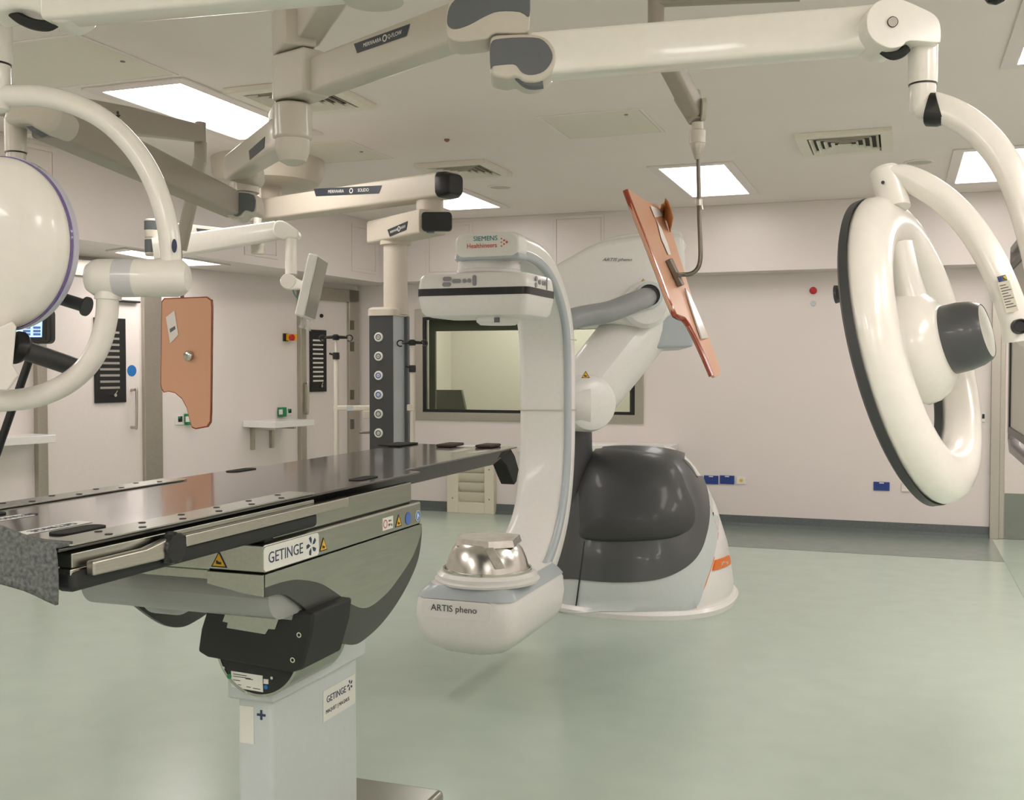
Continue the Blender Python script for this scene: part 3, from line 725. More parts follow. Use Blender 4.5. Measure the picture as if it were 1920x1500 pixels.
# end bracket and tilt gear
obj('end_bracket', MB().prism([V((TX1 - .002, by0 - .004, 1.016)), V((TX1 - .002, by0 - .004, .963)), V((TX1 - .06, by0 - .004, .968)), V((TX1 - .16, by0 - .004, .985)), V((TX1 - .16, by0 - .004, 1.016))], (0, .03, 0)), STEELH, tb, .002)
obj('end_rail', MB().bx(TX0 + .02, TX1 - .01, by0 + .01, by0 + .06, .992, 1.016), STEELH, tb, .003)
GREYH = mat('grey_housing', (150, 152, 148), .35, coat=.2)
hs = MB().sweep([V((TX0 + .012, 2.3, .95)), V((TX1 - .013, 2.3, .95))], .26, .12, .5, up=Z, n=8)
obj('tilt_housing', hs, GREYH, tb)
obj('tilt_lobe', MB().lathe([(.001, 0), (.07, .006), (.085, .03), (.085, .1), (.07, .13), (.001, .14)], V((TX0 + .10, 2.33, .935)), X, 36), GREYH, tb)
obj('cross_beam', MB().bx(TX0 + .05, TX1 - .05, 2.42, 2.92, .86, 1.02), GREYH, tb, .02)
gy = 2.30
def gp_(px, py, y=gy): return ony(px, py, y)
blk = MB().prism([gp_(392, 1128), gp_(588, 1150), gp_(584, 1190), gp_(566, 1256), gp_(545, 1262), gp_(505, 1254), gp_(388, 1233), gp_(370, 1222), gp_(376, 1180)], (0, .2, 0))
obj('tilt_gearbox', blk, BLACKM, tb, .008, seg=3)
dcn = gp_(483, 1215, gy + .03); dR = dcn.z - gp_(483, 1303, gy + .03).z
dro = obj('tilt_drum', MB().lathe([(.001, 0), (dR - .004, 0), (dR, .005), (dR, .25), (.001, .25)], dcn, Y, 56), BLACKM, tb)
obj('drum_rim', MB().lathe([(dR - .003, -.002), (dR + .004, -.002), (dR + .004, .24), (dR - .003, .24)], dcn, Y, 56, closed=True), STEELH, dro)
fy_ = gy + .029
tp = obj('rating_plate', MB().prism([gp_(433, 1258, fy_), gp_(492, 1267, fy_), gp_(493, 1298, fy_), gp_(434, 1288, fy_)], (0, .002, 0)), LABELW, dro)
for px0, py0, px1 in ((437, 1263, 462), (437, 1267, 470), (460, 1272, 474), (437, 1274, 450), (446, 1283, 452), (462, 1287, 470), (474, 1290, 488)):
    sl_ = .15; obj('printed_line', MB().prism([gp_(px0, py0, fy_ - .0008), gp_(px1, py0 + (px1 - px0) * sl_, fy_ - .0008), gp_(px1, py0 + (px1 - px0) * sl_ + 1.2, fy_ - .0008), gp_(px0, py0 + 1.2, fy_ - .0008)], (0, .0006, 0)), INKD, tp)
def dot_(px, py, r, m, nm): c = gp_(px, py, fy_); obj(nm, MB().cyl(c + Y * .001, c - Y * .002, r, 20), m, dro)
dot_(499, 1288, .0055, SIGNBLUE, 'round_sticker'); dot_(430, 1268, .0065, GREEN, 'green_dot')
for px_, py_ in ((420, 1252), (510, 1271), (463, 1299)): dot_(px_, py_, .004, CHROME, 'bolt')
obj('mark_label', MB().prism([gp_(494, 1273, fy_), gp_(503, 1274, fy_), gp_(503, 1283, fy_), gp_(494, 1282, fy_)], (0, .001, 0)), LABELW, dro)
obj('gear_cover', MB().prism([gp_(428, 1132, gy - .003), gp_(528, 1145, gy - .003), gp_(515, 1181, gy - .003), gp_(503, 1180, gy - .003), gp_(497, 1190, gy - .003), gp_(424, 1178, gy - .003), gp_(426, 1168, gy - .003), gp_(416, 1166, gy - .003)], (0, .008, 0)), STEELH, tb, .002)
for px_, py_ in ((562, 1190), (550, 1237)):
    c = gp_(px_, py_, gy); obj('bolt', MB().lathe([(.004, 0), (.007, 0), (.007, -.004), (.004, -.004)], c, Y, 16, closed=True), CHROME, tb)
obj('tilt_lobe', MB().lathe([(.001, 0), (.06, .006), (.075, .03), (.075, .1), (.06, .11), (.001, .112)], V((TX1 - .13, 2.36, .915)), X, 36), GREYH, tb)
# column
cx0, cx1, cy0, cy1 = ony(445, 1320, 2.405).x, -1.55, 2.405, 2.877
col = obj('column', MB().bx(cx0, cx1, cy0, cy1, .12, .70), SILVER2, tb, .012, seg=3)
obj('column_collar', MB().prism([V((cx0 - .02, cy0 - .02, .62)), V((cx0 - .02, cy1 + .02, .62)), V((cx0 - .02, cy1 + .02, .68)), V((cx0 - .02, cy1 - .02, .72)), V((cx0 - .02, cy0, .80)), V((cx0 - .02, cy0 - .02, .70))], (cx1 - cx0 + .04, 0, 0)), SILVER2, tb, .01)
obj('column_head', MB().bx(cx0 + .03, cx1 - .03, cy0 + .05, cy1 - .04, .7, .9), GREYH, tb, .015)
obj('column_base', MB().bx(cx0 - .16, cx1 + .16, cy0 - .3, cy1 + .3, .003, .12), STEELH, tb, .02, seg=3)
a, b = onx(605, 1300, cx1), onx(665, 1300, cx1)
yc = (a.y + b.y) / 2; zc = onx(635, 1308, cx1).z
npl = obj('nameplate', MB().bx(cx1 + .0003, cx1 + .002, a.y, b.y, zc - .045, zc + .045), LABELW, col)
text('GETINGE', V((cx1 + .0025, yc - .02, zc + .014)), Y, Z, .028, NAVY, npl); star(V((cx1 + .0025, yc + .062, zc + .02)), Y, Z, .016, NAVY, npl)
text('MAQUET | MAGNUS', V((cx1 + .0025, yc - .012, zc - .02)), Y, Z, .0155, INKD, npl)
kp = obj('keypad_label', MB().bx(cx0 + .008, cx0 + .052, cy0 - .002, cy0 - .0003, .50, .60), LABELW, col)
obj('plus_mark', MB().prism([V((cx0 + .075 + u, cy0 - .002, .581 + w_)) for u, w_ in ((-.013, -.003), (-.003, -.003), (-.003, -.013), (.003, -.013), (.003, -.003), (.013, -.003), (.013, .003), (.003, .003), (.003, .013), (-.003, .013), (-.003, .003), (-.013, .003))], (0, .0017, 0)), NAVY, col)

# ================================================================== C-ARM X-RAY SCANNER
ca = thing('xray_c_arm_scanner', 'white floor mounted c-arm x-ray scanner with graphite pod base', 'x-ray scanner', (-1.62, 6.85, 0))
XC = -1.84
# C body: path in the YZ plane
cpath = [(4.66, 2.07), (4.78, 2.072), (4.92, 2.07), (5.06, 2.06), (5.22, 2.025), (5.38, 1.955), (5.50, 1.865), (5.585, 1.745), (5.625, 1.60), (5.635, 1.4), (5.635, 1.2), (5.63, 1.05), (5.605, .90), (5.56, .77), (5.49, .65), (5.39, .545), (5.26, .455), (5.1, .39), (4.9, .36)]
P_ = smooth([V((0, y, z)) for y, z in cpath], 4)
def c_sec(w0, w1, t0, t1, xoff0=0.0, xoff1=0.0):
    return None
m_ = len(P_)
def crot(P, wfun, hfun, xfun, rnd, mb, off=0.0):
    rings = []
    for i, p in enumerate(P):
        t = (P[min(i + 1, len(P) - 1)] - P[max(i - 1, 0)]).normalized()
        nrm = V((0, t.z, -t.y))          # outward (away from the iso centre) is decided by sign below
        nrm = -nrm if (V((0, 4.7, 1.2)) - p).dot(nrm) > 0 else nrm
        s = i / (len(P) - 1); w, h, xo = wfun(s), hfun(s), xfun(s)
        c = V((XC + xo, p.y, p.z)) + nrm * off
        pts = rrect(w, h, min(w, h) * rnd, 6)
        rings.append([c + X * a + nrm * b for a, b in pts])
    return mb.loft(rings)
def wf_(s): return .30 if s < .72 else .30 + .12 * min(1, (s - .72) / .25) ** 2
def xf_(s): return .02 if s < .12 else .0
def hf_(s): return .115 if s < .1 else (.115 + .05 * min(1, (s - .1) / .3) if s < .7 else .165)
xo = lambda s: (.035 * max(0, 1 - s / .3)) + (0 if s < .72 else -.055 * min(1, (s - .72) / .25) ** 2)
cbody = obj('c_arm_body', crot(P_, wf_, hf_, xo, .38, MB()), SHELL, ca)
# silver edge strips along both inner edges, recessed pale inner face
def side_strip(sx, name):
    mb = MB(); rings = []
    for i, p in enumerate(P_):
        t = (P_[min(i + 1, m_ - 1)] - P_[max(i - 1, 0)]).normalized(); nrm = V((0, t.z, -t.y))
        nrm = -nrm if (V((0, 4.7, 1.2)) - p).dot(nrm) > 0 else nrm
        s = i / (m_ - 1); w, h = wf_(s), hf_(s)
        c = V((XC + xo(s) + sx * (w / 2 - .014), p.y, p.z)) - nrm * (h / 2 - .022)
        pts = rrect(.036, .052, .017, 5)
        rings.append([c + X * a + nrm * b for a, b in pts])
    return obj(name, mb.loft(rings[:-6]), SILVER, cbody)
side_strip(1, 'edge_strip')
# front cap of the upper arm with wording
fy = 4.615
cap = MB().prism(place(rrect(.325, .118, .045, 7), V((XC + .035, fy, 2.068)), X, Z), (0, .12, 0))
capo = obj('arm_end_cap', cap, SHELL, ca, .018, seg=3)
obj('arm_end_band', MB().prism(place(rrect(.318, .03, .013, 5), V((XC + .035, fy + .004, 2.018)), X, Z), (0, .12, 0)), SILVER, capo, .008)
text('SIEMENS', V((XC + .03, fy - .002, 2.098)), X, Z, .031, TEAL, capo, xs=1.05)
text('Healthineers', V((XC + .012, fy - .002, 2.066)), X, Z, .031, ORINK, capo, xs=.95)
dots = MB()
for r_, cnt in ((0, 1), (1, 2), (2, 3)):
    for q in range(cnt):
        s = .0045 * (1 - .18 * r_)
        dots.box(V((XC + .135 - r_ * .013, fy - .002, 2.078 + (q - (cnt - 1) / 2) * .017)), (s * 2, .001, s * 2), (X, Y, Z))
obj('logo_mark', dots, ORINK, capo)
# detector
dx0, dx1, dy0, dy1 = -2.150, -1.597, 4.593, 5.0
det = MB()
def dsec(z, e, r): return [V(((dx0 + dx1) / 2 + p[0], (dy0 + dy1) / 2 + p[1], z)) for p in rrect(dx1 - dx0 - 2 * e, dy1 - dy0 - 2 * e, r, 6)]
dto = obj('detector_housing', MB().loft([dsec(1.738, .05, .03), dsec(1.746, .022, .035), dsec(1.765, .008, .04), dsec(1.825, 0, .03), dsec(1.885, 0.0, .03), dsec(1.925, .006, .03), dsec(1.938, .016, .03)]), SHELL, ca)
obj('bumper_band', MB().loft([dsec(1.838, -.003, .03), dsec(1.872, -.003, .03)]), BLACK, dto)
def key_panel(P, ux, sc, wf=1.0):
    def key(u, w, sw, sh, r): obj('control_key', MB().prism(place(rrect(sw * sc * wf, sh * sc, min(r, sw * wf * .45) * sc, 5), P + ux * (u * sc) + Z * (w * sc), ux, Z), ux.cross(Z) * .003), mat('key_grey', (140, 140, 144), .4) if 'key_grey' not in MATS else MATS['key_grey'], dto)
    key(-.075, .011, .044, .02, .0095); key(-.078, -.015, .044, .02, .0095); key(-.028, .0, .044, .02, .0095)
    key(.012, .0, .019, .02, .009); key(.036, .0, .019, .02, .009); key(.062, 0, .019, .05, .009)
key_panel(V((-1.918, dy0 - .0005, 1.905)), X, 1.0)
key_panel(V((dx1 + .0005, 4.80, 1.903)), Y, 1.15, .55)
c = V((-1.80, 4.75, 1.738)); pr_ = MB().lathe([(.105, .0), (.102, .02), (.085, .034), (.001, .036)], c, -Z, 36)
obj('sensor_boss', pr_, SHELL, dto)
obj('sensor_slot', MB().bx(c.x + .02, c.x + .045, c.y - .104, c.y - .095, 1.712, 1.735), PAD, dto)
cc = V((-1.865, 4.80, 1.935))
obj('detector_collar', MB().lathe([(.155, 0), (.155, .012), (.150, .015), (.155, .018), (.155, .03), (.15, .034), (.15, .072), (.165, .084), (.165, .1)], cc, Z, 56), SHELL, ca)
# x-ray tube housing
hx0, hx1, hy0, hy1 = -2.115, -1.615, 4.435, 5.30
def hsec(z, e, r, y1=hy1, eb=0): return [V(((hx0 + hx1) / 2 + p[0] , (hy0 + y1) / 2 + p[1], z)) for p in rrect(hx1 - hx0 - 2 * e, y1 - hy0 - 2 * e, r, 7)]
hout = obj('tube_housing', MB().loft([hsec(.16, .16, .08), hsec(.185, .09, .10), hsec(.225, .035, .10), hsec(.27, .012, .09), hsec(.36, .0, .085), hsec(.43, .006, .085), hsec(.47, .03, .08)]), SHELL, ca)
obj('housing_edge_band', MB().loft([hsec(.446, .006, .086), hsec(.470, .022, .083), hsec(.492, .044, .078), hsec(.500, .054, .075)]), SILVER, hout)
obj('housing_top_plate', MB().loft([hsec(.494, .05, .08), hsec(.5015, .056, .075)]), SHELL, hout)
obj('front_badge_panel', MB().prism(place(rrect(.345, .085, .022, 5), V((-1.885, hy0 - .001, .40)), X, Z), (0, .02, 0)), SHELL, hout, .003)
text('ARTIS pheno', V((-1.895, hy0 - .003, .405)), X, Z, .042, INKD, hout)
kc = V((-1.835, 4.70, .495))
obj('collimator_ring', MB().lathe([(.215, -.005), (.245, 0), (.25, .012), (.235, .02), (.238, .035), (.222, .05), (.20, .05)], kc, Z, 64), SHELL, hout)
obj('collimator_rim', MB().lathe([(.198, .045), (.212, .045), (.212, .062), (.206, .062), (.198, .05)], kc, Z, 64, closed=True), CHROME, hout)
cone = obj('collimator_cone', MB().lathe([(.2, .04), (.196, .07), (.185, .11), (.168, .15), (.145, .178), (.14, .182), (.001, .182)], kc, Z, 64), mat('spun_steel', (214, 212, 206), .24, 1, noise=.05, nscale=20), hout, sharp=50)
tpv = MB().prism([kc + V((-.115, -.10, .20)), kc + V((.06, -.14, .20)), kc + V((.15, -.06, .20)), kc + V((.12, .12, .20)), kc + V((-.04, .16, .20)), kc + V((-.15, .05, .20))], (0, 0, .004))
for (u0, v0, u1, v1) in ((-.115, -.10, .06, -.14), (.06, -.14, .15, -.06), (.15, -.06, .12, .12), (-.15, .05, -.115, -.10)):
    tpv.add([kc + V((u0, v0, .203)), kc + V((u1, v1, .203)), kc + V((u1 * 1.06, v1 * 1.06, .172)), kc + V((u0 * 1.06, v0 * 1.06, .172)), kc + V((u0, v0, .200)), kc + V((u1, v1, .200)), kc + V((u1 * 1.03, v1 * 1.03, .172)), kc + V((u0 * 1.03, v0 * 1.03, .172))], [(0, 1, 2, 3), (7, 6, 5, 4), (0, 4, 5, 1), (1, 5, 6, 2), (2, 6, 7, 3), (3, 7, 4, 0)])
tpv.add([kc + V((.045, -.152, .178)), kc + V((.085, -.135, .178)), kc + V((.148, -.15, .09)), kc + V((.108, -.17, .09)), kc + V((.045, -.158, .178)), kc + V((.085, -.141, .178)), kc + V((.148, -.156, .09)), kc + V((.108, -.176, .09))], [(0, 1, 2, 3), (7, 6, 5, 4), (0, 4, 5, 1), (1, 5, 6, 2), (2, 6, 7, 3), (3, 7, 4, 0)])
obj('metal_tape', tpv, mat('duct_tape', (206, 200, 192), .3, .8, noise=.15, nscale=25), cone)
# body seams
for z in (1.655, 1.27):
    rr = [V((XC + p[0], 5.637 + p[1], z)) for p in rrect(.306, .172, .06, 7)]
    obj('seam_ring', MB().tube(rr + [rr[0]], .005 if z < 1.5 else .003, 6), CREAM, cbody)

# pod base ---------------------------------------------------------
PC = V((-1.62, 6.85, 0))
prof = [(0.0, .645), (.03, .65), (.05, .635), (.055, .615), (.10, .618), (.155, .612), (.36, .578), (.6, .503), (.75, .435), (.85, .37), (.93, .30), (.975, .225), (.995, .15), (1.005, .06), (1.006, .001)]
def pod_ring(z, a, n=96):
    b = a * 1.07; out = []
    for i in range(n):
        t = 2 * PI * i / n; c_, s_ = math.cos(t), math.sin(t); e = .82
        out.append(PC + V((a * math.copysign(abs(c_) ** e, c_), b * math.copysign(abs(s_) ** e, s_), z)))
    return out
pod = MB().loft([pod_ring(z, a) for z, a in prof])
podo = obj('base_cover', pod, SHELL, ca)
bvh = BVHTree.FromPolygons([tuple(v) for v in pod.v], [f for f in pod.f])
def podhit(x, y):
    r = ray(x, y).normalized(); h = bvh.ray_cast(EYE, r)[0]
    return h if h is not None else bvh.find_nearest(EYE + r * 6.9)[0]
def drape(poly, offs, m, name, parent, rim=.004, bulge=0.0, rings_n=14, label=None):
    """panel lying on the pod: outline seen from the front, mapped on the curved shell"""
    cx = sum(p[0] for p in poly) / len(poly); cy = sum(p[1] for p in poly) / len(poly)
    mb = MB(); n = len(poly); rings = []
    for k in range(rings_n + 1):
        f = 1 - k / rings_n; row = []
        for p in poly:
            r = ray(cx + (p[0] - cx) * max(f, .001), cy + (p[1] - cy) * max(f, .001)).normalized()
            hit, nr, idx, dist = bvh.ray_cast(EYE, r)
            if hit is None:
                hit, nr, idx, dist = bvh.find_nearest(EYE + r * 6.9)
            if nr.dot(r) > 0: nr = -nr
            row.append(hit + nr * (offs + bulge * (1 - f ** 4)))
            if k == 0: row[-1] = hit + nr * offs; 
        if k == 0:
            base = []
            for p in poly:
                r = ray(p[0], p[1]).normalized(); hit, nr, idx, dist = bvh.ray_cast(EYE, r)
                if hit is None: hit, nr, idx, dist = bvh.find_nearest(EYE + r * 6.9)
                if nr.dot(r) > 0: nr = -nr
                base.append(hit - nr * .004)
            rings.append(base)
        rings.append(row)
    mb.loft(rings, cap=False)
    mb.f.append(tuple(range(len(mb.v) - n, len(mb.v))))
    return obj(name, mb, m, parent, label=label, sharp=60)
silver = smooth2([(1042, 1143), (1150, 1147), (1250, 1146), (1303, 1139), (1322, 1092), (1337, 1045), (1346, 990), (1345, 940), (1335, 900), (1318, 866), (1296, 846), (1270, 838), (1220, 835.5), (1150, 836.5), (1108, 843), (1085, 862), (1068, 900), (1054, 960), (1046, 1040), (1042, 1100)], 5)
sv = drape(silver, .006, SILVER2, 'front_cover', podo)
dark = smooth2([(1046, 1080), (1080, 1086), (1150, 1092), (1225, 1088), (1275, 1070), (1308, 1040), (1323, 1000), (1328, 960), (1324, 920), (1312, 888), (1296, 862), (1270, 848), (1220, 840), (1150, 839), (1110, 846), (1090, 864), (1074, 900), (1060, 960), (1050, 1030)], 5)
dk_ = drape(dark, .012, GRAPH, 'graphite_panel', podo)
bul = smooth2([(1094, 1010), (1150, 1016), (1230, 1013), (1275, 1003), (1296, 985), (1298, 955), (1285, 920), (1270, 885), (1248, 864), (1215, 853), (1160, 846), (1112, 848), (1098, 868), (1090, 900), (1089, 950), (1091, 985)], 5)
drape(bul, .02, GRAPH2, 'pod_hood', podo, bulge=.05)
seam = MB().tube([podhit(1096 - (y - 1015) * .135, y) - FW * .012 for y in range(1015, 1141, 12)], .005, 6)
obj('cover_seam', seam, BLACKM, podo)
stripe = [(1340, 1050), (1346, 1048.5), (1352, 1046.5), (1358, 1044), (1364, 1041), (1366, 1046), (1367, 1052), (1367, 1058), (1360, 1062), (1352, 1065), (1344, 1068), (1335, 1070), (1337, 1060)]
drape(stripe, .011, ORANGE, 'orange_stripe', podo, rings_n=6)
edge = MB().tube([podhit(x, y) for x, y in ((1304, 1139), (1322, 1096), (1337, 1052), (1346, 1000), (1347, 950))], .006, 6)
obj('orange_edge_line', edge, ORANGE, podo)
hA, hB = podhit(1346, 1059), podhit(1363, 1053)
ux = (hB - hA).normalized(); uz = (Z - ux * ux.z).normalized()
text('ARTIS pheno', (hA + hB) / 2 + ux.cross(uz) * .016, ux, uz, .04, LABELW, podo, xs=.75)
# robot arm
dco = MB().lathe([(.155, 0), (.15, .1), (.135, .45), (.13, .7)], V((-1.98, 6.55, .55)), Z, 32)
obj('robot_column', dco, GRAPH2, ca)
hub = at(1090, 756, 6.45); hax = (RT * .35 - FW * .94).normalized()
hubo = obj('elbow_joint', MB().lathe([(.001, -.3), (.165, -.29), (.172, -.2), (.172, .1), (.158, .15), (.125, .172), (.001, .176)], hub, hax, 48), SHELL, ca)
obj('elbow_hub', MB().lathe([(.12, -.05), (.125, .05), (.10, .1), (.001, .11)], at(1090, 760, 6.35), -RT, 40), SHELL, ca)
fa = at(1102, 735, 6.62); fb = at(1205, 605, 6.85)
obj('forearm', MB().sweep([fa + (fa - fb).normalized() * .1, fa, fb, fb + (fb - fa).normalized() * .12], [.34, .40, .42, .36], [.34, .40, .42, .36], .5, up=FW, n=9), SHELL, ca)
warn_tri(at(1098, 702, 6.24), RT, UP, .05, hubo)
body = smooth2([(1030, 540), (1033, 505), (1075, 478), (1120, 455), (1190, 441), (1250, 436), (1274, 438), (1284, 452), (1287, 500), (1284, 550), (1266, 582), (1245, 598), (1210, 612), (1150, 606), (1070, 600)], 4)
bp = V(at(1160, 530, 6.55)); bn = FW
bo = obj('shoulder_body', MB().prism([onplane(p[0], p[1], bp, bn) for p in body], FW * .55), SHELL, ca, .05, seg=4, sharp=50)
obj('top_lid', MB().prism([onplane(p[0], p[1], bp + FW * .1, bn) for p in smooth2([(1118, 462), (1140, 446), (1190, 437), (1250, 431), (1275, 434), (1281, 446), (1281, 470), (1200, 470), (1140, 470)], 4)], FW * .4), SHELL, bo, .03, seg=3, sharp=50)
obj('under_box', MB().prism([onplane(p[0], p[1], bp + FW * .12, bn) for p in ((1200, 600), (1282, 560), (1296, 575), (1301, 650), (1215, 654), (1208, 630))], FW * .5), SILVER, bo, .02, seg=3)
sc_ = onplane(1211, 572, bp, bn)
obj('hose_socket', MB().lathe([(.14, .1), (.145, -.03), (.12, -.06), (.001, -.06)], sc_, FW, 40), SHELL, bo)
so_ = onplane(1214, 556, bp, bn)
obj('socket_ring', MB().lathe([(.066, -.09), (.084, -.09), (.084, .0), (.066, .0)], so_, FW, 36, closed=True), SILVER2, bo)
obj('socket_bore', MB().cyl(so_ - FW * .062, so_ - FW * .064, .07, 32), BLACK, bo)
hp = smooth(PX([(1213, 558, 6.5), (1200, 562, 6.38), (1175, 572, 6.28), (1140, 585, 6.2), (1100, 592, 6.15), (1072, 599, 6.1), (1045, 612, 6.05)]), 6)
obj('cable_hose', MB().tube(hp, .062, 20), mat('hose_grey', (150, 152, 154), .5), ca)
warn_tri(onplane(1206, 526, bp - FW * .003, bn), RT, UP, .03, bo)
text('ARTIS pheno', onplane(1157, 487, bp - FW * .003, bn), RT, UP, .028, PAD, bo, shear=.35, xs=1.2)

# ================================================================== LAMP COLUMN (three hubs on a ceiling spindle)
def trap_label(A, B, up, h, m, parent, words, size, nrm=None, skew=.5):
    """dark label strip with slanted ends from A to B (centre line), facing nrm"""
    d = (B - A); L = d.length; d.normalize(); u = (up - d * up.dot(d)).normalized(); nn = d.cross(u)
    pts = [(0, h / 2), (h * skew, -h / 2), (L - h * skew, -h / 2), (L, h / 2)]
    o = obj('label_strip', MB().prism([A + d * p[0] + u * p[1] for p in pts], nn * .001), LABELD, parent)
    if words:
        text(words[0], A + d * (L * .34) + nn * .0015, d, u, size, LABELW, o, xs=.95)
        obj('round_logo', MB().ringprism([A + d * (L * .565 + p[0]) + u * p[1] + nn * .001 for p in circ(h * .34, 20)], [A + d * (L * .565 + p[0]) + u * p[1] + nn * .001 for p in circ(h * .22, 20)], nn * .0006), LABELW, o)
        text(words[1], A + d * (L * .74) + nn * .0015, d, u, size, PAD if 0 else LABELW, o, xs=.95)
    return o
CD = 3.4
cpt = at(548, 150, CD); cxy = V((cpt.x, cpt.y, 0))
def zat(py): return at(548, py, CD).z
lc = thing('lamp_mast', 'white ceiling mast of stacked swivel hubs at the top centre left', 'ceiling column', cxy + Z * CZ)
def cylz(r0, y0, r1, y1, m, nm, par, n=36): return obj(nm, MB().lathe([(r0, zat(y0)), (r1, zat(y1))], cxy, Z, n), m, par)
obj('spindle', MB().lathe([(.055, zat(20)), (.055, CZ)], cxy, Z, 36), CREAM, lc)
obj('ceiling_flange', MB().lathe([(.19, CZ - .001), (.19, CZ - .03), (.15, CZ - .07), (.06, CZ - .09)], cxy, Z, 48), CREAM, lc)
obj('end_cap', MB().lathe([(.054, zat(196)), (.054, zat(282)), (.05, zat(290)), (.042, zat(302)), (.02, zat(309)), (.001, zat(310))], cxy, Z, 36), CREAM, lc)
def hub(par, ytop, ybot, ang_to, reach=.13, r=.062):
    """rounded hub whose snout points to ang_to (a world point)"""
    z0, z1 = zat(ybot), zat(ytop); d = (ang_to - cxy); d.z = 0; d.normalize(); s = d.cross(Z)
    o = [(-r * math.cos(a) if 0 else 0, 0) for a in ()]
    pts = []
    for k in range(17):
        a = PI / 2 + PI * k / 16
        pts.append(cxy + d * (r * math.cos(a)) + s * (r * math.sin(a)))
    pts += [cxy + d * reach - s * (r * .82), cxy + d * reach + s * (r * .82)]
    return obj('swivel_hub', MB().prism([p + Z * z0 for p in pts], Z * (z1 - z0)), CREAM, par, .01, seg=3), d
# ---- right ring lamp -----------------------------------------------------
rl = thing('surgical_ring_lamp', 'big white ring shaped surgical lamp hanging at the right', 'surgical lamp', at(1712, 657, 2.43))
A0 = at(600, 145, 3.33); A1 = at(860, 50, 2.88)
hub(rl, 108, 192, A0 + (A1 - A0))
ext_ = obj('extension_arm', MB().sweep([cxy + V((0, 0, A0.z)) + (A0 - cxy - Z * A0.z) * .5, A0, A1 + (A1 - A0).normalized() * .05], .085, .108, .12, up=Z), CREAM, rl, .006)
# label on its camera side
dA = (A1 - A0).normalized(); sdn = dA.cross(Z).normalized(); sdn = sdn if sdn.dot(FW) < 0 else -sdn
pl_o = A0 + sdn * .0435
la = onplane(664, 92, pl_o, sdn); lb_ = onplane(769, 55, pl_o, sdn)
trap_label(la, lb_, Z, .030, LABELD, ext_, ('MERIVAARA', 'Q-FLOW'), .0165)
def up_outline(pts, d, th, name, m, par, bev=.008, seg=3, nrm=None, back=0.0):
    n_ = nrm or FW; P0 = at(pts[0][0], pts[0][1], d)
    return obj(name, MB().prism([onplane(p[0], p[1], P0 + n_ * back, n_) for p in pts], n_ * th), m, par, bev, seg, sharp=50) if 0 else obj(name, MB().prism([onplane(p[0], p[1], P0 + n_ * back, n_) for p in pts], n_ * th), m, par, bev, None, seg, 50)
# elbow: upper shell with grey pad, lower knuckle
HB = .11
e1 = up_outline(smooth2([(836, 60), (836, 20), (850, -8), (880, -20), (940, -38), (985, -38), (994, -25), (994, 40), (985, 62), (930, 62), (915, 72), (895, 75), (862, 78), (842, 72)], 3), 2.80, HB, 'elbow_shell', CREAM, rl, .02)
e1p = up_outline(smooth2([(838, 38), (843, 12), (860, -6), (890, -16), (990, -34), (993, -20), (993, 30), (975, 22), (935, 21), (910, 30), (880, 46), (855, 54), (842, 50)], 3), 2.797, .01, 'elbow_pad', PAD, e1, .003)
obj('elbow_pin', MB().cyl(at(950, 55, 2.86), at(950, 75, 2.86), .05, 32), BLACK, rl)
K1 = at(992, 103, 2.78)
kn = up_outline(smooth2([(919, 80), (925, 66), (950, 63), (990, 62), (1020, 68), (1040, 86), (1046, 108), (1036, 134), (1012, 152), (985, 153), (968, 144), (950, 147), (925, 141), (919, 128)], 3), 2.78, .12, 'knuckle_shell', CREAM, rl, .02)
up_outline(smooth2([(920, 82), (940, 72), (1000, 70), (1022, 78), (1035, 98), (1034, 115), (1020, 133), (998, 140), (980, 136), (968, 122), (955, 120), (925, 123), (919.5, 126)], 3), 2.777, .01, 'knuckle_pad', PAD, kn, .003)
obj('knuckle_band', MB().tube(smooth(PX([(968, 140, 2.8), (985, 156, 2.8), (1000, 160, 2.8), (1018, 158, 2.8)]), 4), .012, 8), PAD, kn)
S0 = at(1000, 108, 2.84); S1 = at(1665, 55, 2.60)
sa = obj('spring_arm', MB().sweep([S0, S0.lerp(S1, .2), S0.lerp(S1, .9), S1], [.08, .085, .085, .075], [.115, .113, .105, .11], .14, up=Z), WHITE, rl, .005)
# end joint disc + housing
E1 = at(1674, 43, 2.52)
en = up_outline(smooth2([(1625, 45), (1628, 22), (1643, 4), (1668, -4), (1695, 0), (1730, 15), (1753, 28), (1763, 45), (1764, 74), (1757, 80), (1706, 76), (1692, 86), (1670, 90), (1645, 80), (1630, 64)], 3), 2.52, .115, 'end_joint', WHITE, rl, .018)
obj('joint_bolt', MB().cyl(at(1674, 41, 2.515), at(1674, 41, 2.53), .011, 14), CHROME, en); obj('bolt_recess', MB().lathe([(.011, .0), (.0125, -.002), (.0125, .004), (.011, .004)], at(1674, 41, 2.517), FW, 20, closed=True), BLACK, en)
obj('brake_band', MB().tube(smooth(PX([(1655, 93, 2.56), (1672, 103, 2.56), (1688, 100, 2.56), (1700, 90, 2.56)]), 4), .012, 8), BLACKM, en)
T0 = at(1731, 75, 2.58); T1 = at(1730, 158, 2.58); T2 = at(1729, 205, 2.58)
obj('drop_tube', MB().cyl(T0, T1, .034, 32), WHITE, rl)
obj('drop_ring', MB().cyl(T1 + Z * .0, T1 - Z * .003, .0325, 32), BLACK, rl)
obj('swivel_end', MB().lathe([(.031, 0), (.031, .05), (.027, .064), (.015, .069), (.001, .07)], T1 - Z * .003, -Z, 32), WHITE, rl)
yk = smooth(PX([(1728, 196, 2.58), (1752, 200, 2.56), (1790, 214, 2.54), (1835, 245, 2.52), (1875, 290, 2.50), (1905, 345, 2.48), (1930, 420, 2.46), (1950, 500, 2.45), (1960, 575, 2.44)]), 5)
